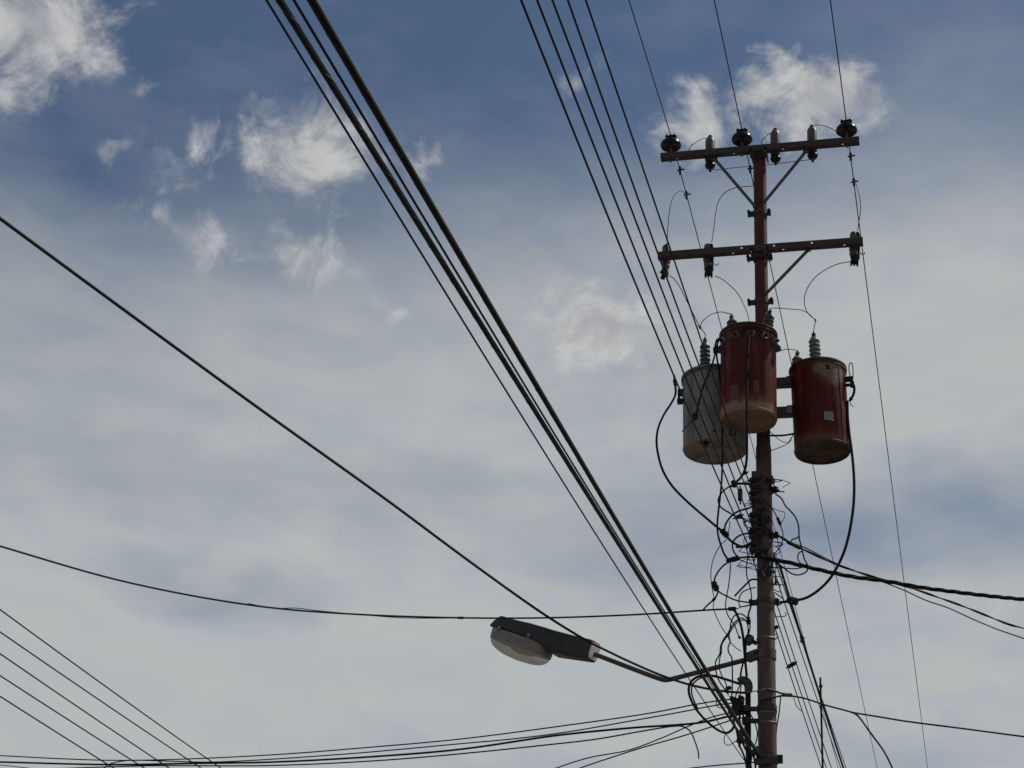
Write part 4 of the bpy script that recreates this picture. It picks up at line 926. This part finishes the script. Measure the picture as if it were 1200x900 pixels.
J('service_lead', 'thin lead crossing the nested loop, wavering down left', [(873.5, 726.5, -.08), (866, 727.5, -.11), (860, 734, -.11), (853.5, 744, -.12), (846, 755, -.13), (845.5, 764, -.13), (843.5, 771, -.13), (843, 783, -.12), (846.5, 793, -.12), (850.5, 800.5, -.12), (853.5, 815, -.11)], 1.5)
J('service_lead', 'short dark lead from the band down to the loops', [(881, 707.5, -.1), (878.5, 715, -.1), (876.8, 722, -.1), (877.5, 730, -.09)], 2.2, conn=[((874.5, 726.5, -.09), .018, .035)])
J('loop_cable', 'large thick cable loop hanging left of the weatherhead', [(867, 801.5, -.05), (858, 798.5, -.07), (848, 795.3, -.1), (838, 792.5, -.12), (826, 791.2, -.14), (816, 793.8, -.15), (809.5, 799.5, -.15), (807, 808, -.15), (809, 818, -.15), (814.5, 829, -.15), (823, 840, -.15), (833, 849.5, -.14), (843, 856.5, -.13), (851, 859, -.12), (857, 856, -.11), (860.5, 851, -.1)], 3.1)
J('loop_cable', 'thinner cable inside the large hanging loop', [(845, 793.5, -.1), (832, 792.5, -.13), (820, 795, -.14), (813, 800.5, -.14), (810.3, 808, -.14), (812, 818, -.145), (817.5, 830, -.145)], 1.9)
J('loose_wire', 'small thin loop dangling under the large cable loop', [(850.5, 859, -.12), (848.5, 866, -.12), (849.5, 871.5, -.12), (853.5, 873.5, -.12), (858.5, 871, -.11), (864, 867, -.1)], 1.1, WIRE, cat='wire')
J('jumper', 'wavy lead dropping from the upper right clamp to the twisted pair', [(908.5, 579, -.06), (914, 582.5, -.05), (917.5, 587, -.05), (919.8, 592, -.04), (926, 598.5, -.03), (931.5, 605, -.02), (935, 613, -.01), (936.3, 622, 0), (936.5, 630, 0), (938.5, 638, 0), (940.8, 648, 0), (943, 656, 0), (946.2, 662, 0), (946, 668.5, 0), (941, 672.3, 0), (934, 673.8, 0), (927, 671.8, 0), (920, 666.5, -.03), (911, 660, -.06)], 1.9)
J('jumper', 'small ring of wire between the two right drop cables', [(940.3, 645.5, 0), (936.5, 648, 0), (934.8, 652.5, 0), (936, 657.5, 0), (940, 661.5, 0), (946, 665, 0)], 1.6)
J('jumper', 'thin lead with a small splice, just right of the pole', [(892, 583, -.12), (898, 589, -.11), (904.5, 595.5, -.08), (909, 603, -.06), (912.8, 611, -.05), (915.3, 618, -.04), (917.3, 623, -.04), (917.3, 633, -.04), (914.5, 640, -.04), (910, 646.5, -.05), (906, 652, -.06)], 1.4, conn=[((912.5, 610.5, -.05), .014, .04)])
J('jumper', 'short hooked lead above the twisted pair clamp', [(936.3, 628.5, 0), (933, 631, 0), (929, 631.8, 0), (926.8, 634.5, 0)], 1.7)
J('jumper', 'nearly level thin lead below the thick twisted cable', [(900, 665, -.09), (912, 665.3, -.06), (922, 666, -.04), (932, 666.5, -.02), (939, 665, 0), (945, 662.5, 0)], 1.5)
J('wire_tail', 'frayed wire end sticking out right from the upper band', [(908, 575, -.03), (912.5, 575.5, -.03), (916, 576, -.03), (919.5, 576.5, -.03)], 1.6, WIRE, cat='wire', conn=[((911, 575.2, -.03), .012, .02)])
for k, (lab, pts) in enumerate((('curly tie wire right of the pole beside the fan of wires, upper', [(904.5, 652, 0), (907, 658, .02), (909.5, 663, .02), (908.5, 672, .02), (911, 680, .03), (915, 688, .04)]),
                                ('curly tie wire right of the pole beside the fan of wires, middle', [(906, 690, .0), (911, 693, .03), (916, 694, .04)]), ('curly tie wire right of the pole beside the fan of wires, lower', [(907.5, 723, 0), (914, 722.5, .02), (920, 722, .03), (921.5, 719.5, .03), (919.5, 717.5, .03)]),
                                ('curly tie wire hanging off the right face of the pole', [(906.5, 743, 0), (910, 743.5, .01), (911, 746, .01), (909.5, 749, .01)]))):
    J('tie_wire', lab, pts, 1.2, WIRE, cat='wire')
for k, (px, py, v, rr, ll, lab) in enumerate(((868.5, 580.5, -.16, .022, .055, 'upright dark splice hanging between the wires left of the rack'), (929.2, 778.5, .35, .022, .045, 'dark clamp on a far wire right of the pole below the bands'), (865.5, 605.5, -.14, .020, .035, 'slanted dark splice beside the rack'), (877, 553, -.14, .011, .02, 'small dark clip on the rightmost wire above the rack'),
                                              (862.8, 829, -.10, .045, .075, 'large dark splice block left of the conduit strap'), (867.5, 863.5, -.11, .030, .055, 'grey-black splice closure among the cables at the pole foot'), (853.5, 806.5, -.11, .018, .022, 'small round dark knob left of the weatherhead'), (859.5, 820.5, -.10, .024, .03, 'dark knuckle clamp above the large splice block'), (909, 735, .0, .016, .022, 'small dark stud on the right face of the pole'))):
    c = on_wire(px, py, PATHS[3:]) if k in (0, 1, 3) else W(px, py, v); Mx = Matrix.Translation(c) @ Matrix.Rotation((0, 1.0, 1.1, .9, .5, .1, 1.2, -.8, 1.4)[k], 4, 'Y') @ Matrix.Rotation(-YAW, 4, 'Z')
    o = MB().lathe([(rr * .3, -ll * 1.6), (rr * .35, -ll), (rr, -ll * .9), (rr * .9, -ll * .2), (rr, ll * .3), (rr * .95, ll * .9), (rr * .35, ll), (rr * .3, ll * 1.5)], 12, Mx).build('cable_splice', DARK, None, c)
    tag(o, lab, 'splice', 'cable splices and clips')
# tangled leads running down the pole foot beside the conduit
random.seed(11)
for k, (lab, pts, w_) in enumerate((('black lead snaking outermost down the foot of the pole', [(857, 819, -.1), (860.5, 833, -.11), (860, 845, -.12), (863.5, 858, -.12), (866, 872, -.12), (872, 886, -.12), (876, 905, -.12)], 2.2),
                                    ('black lead snaking second down the foot of the pole', [(866, 815, -.08), (868, 830, -.1), (866.5, 843, -.1), (870, 856, -.11), (870.5, 870, -.11), (877, 885, -.12), (881, 905, -.12)], 2.6),
                                    ('black lead snaking close along the conduit at the pole foot', [(872, 818, -.09), (870, 833, -.1), (873.5, 848, -.1), (872.5, 862, -.1), (879, 876, -.11), (884, 890, -.13), (886, 905, -.14)], 2.2),
                                    ('thin lead bowed between conduit and pole at the foot', [(879, 836, -.08), (884, 846, -.09), (887.5, 858, -.1), (886.5, 868, -.1), (882, 880, -.11), (880, 895, -.12)], 1.5),
                                    ('thin lead hanging left of the splice block', [(840, 820, -.1), (839.5, 825, -.1), (842, 829, -.1), (848, 829.5, -.1), (855, 827, -.1)], 1.2),
                                    ('stiff lead between weatherhead and splice block', [(867, 803, -.05), (864, 810, -.07), (861.5, 819, -.09), (862, 828, -.1)], 1.6),
                                    ('second stiff lead between weatherhead and splice block', [(868.5, 803, -.05), (867.5, 812, -.07), (867, 822, -.09), (864, 832, -.1)], 1.5))):
    J('service_lead', lab, pts, w_)
cable('tie_wire', 'pale tie wire strung from the conduit round to the pole above the strap', [(834, 808.5, -.11), (852, 810.5, -.10), (866, 810.8, -.08), (880, 810.8, -.09), (889, 809, -.115), (898, 807, -.12)], .0042, BRIGHT, 'wire')
# lower dead-end clamp of the heavy cables
dc = thing('dead_end_clamp', 'heavy dead-end clamp holding the thick cables to the pole foot', 'clamp', W(890, 886, -.12))
MB().bar(W(884, 878, -.15), W(897, 886, -.12), .05, .06).build('jaw', ARM, dc, dc.location, smooth=False)
MB().bar(W(893, 881, -.13), W(909, 891, -.10), .03, .035).build('strap', STEEL, dc, dc.location, smooth=False)
MB().bar(W(884, 893, -.13), W(912, 890, -.12), .03, .05).build('plate', ARM, dc, dc.location, smooth=False)

# ------------------------------------------------------------------ thin mast standing beyond the pole on the right
mv = 9.0
mt = thing('antenna_mast', 'thin dark mast rising from the bottom edge right of the pole', 'mast', (W(966, 900, mv).x, W(966, 900, mv).y, 0), (0, 0, 0))
top = W(961.3, 794, mv); base = Vector((top.x, top.y, 0))
MB().cyl(base, top, .014, 10).build('tube', DARK, mt, mt.location)
MB().bar(top + Vector((-.02, 0, -.12)), top + Vector((.024, 0, -.12)), .03, .03).build('clamp', DARK, mt, mt.location)
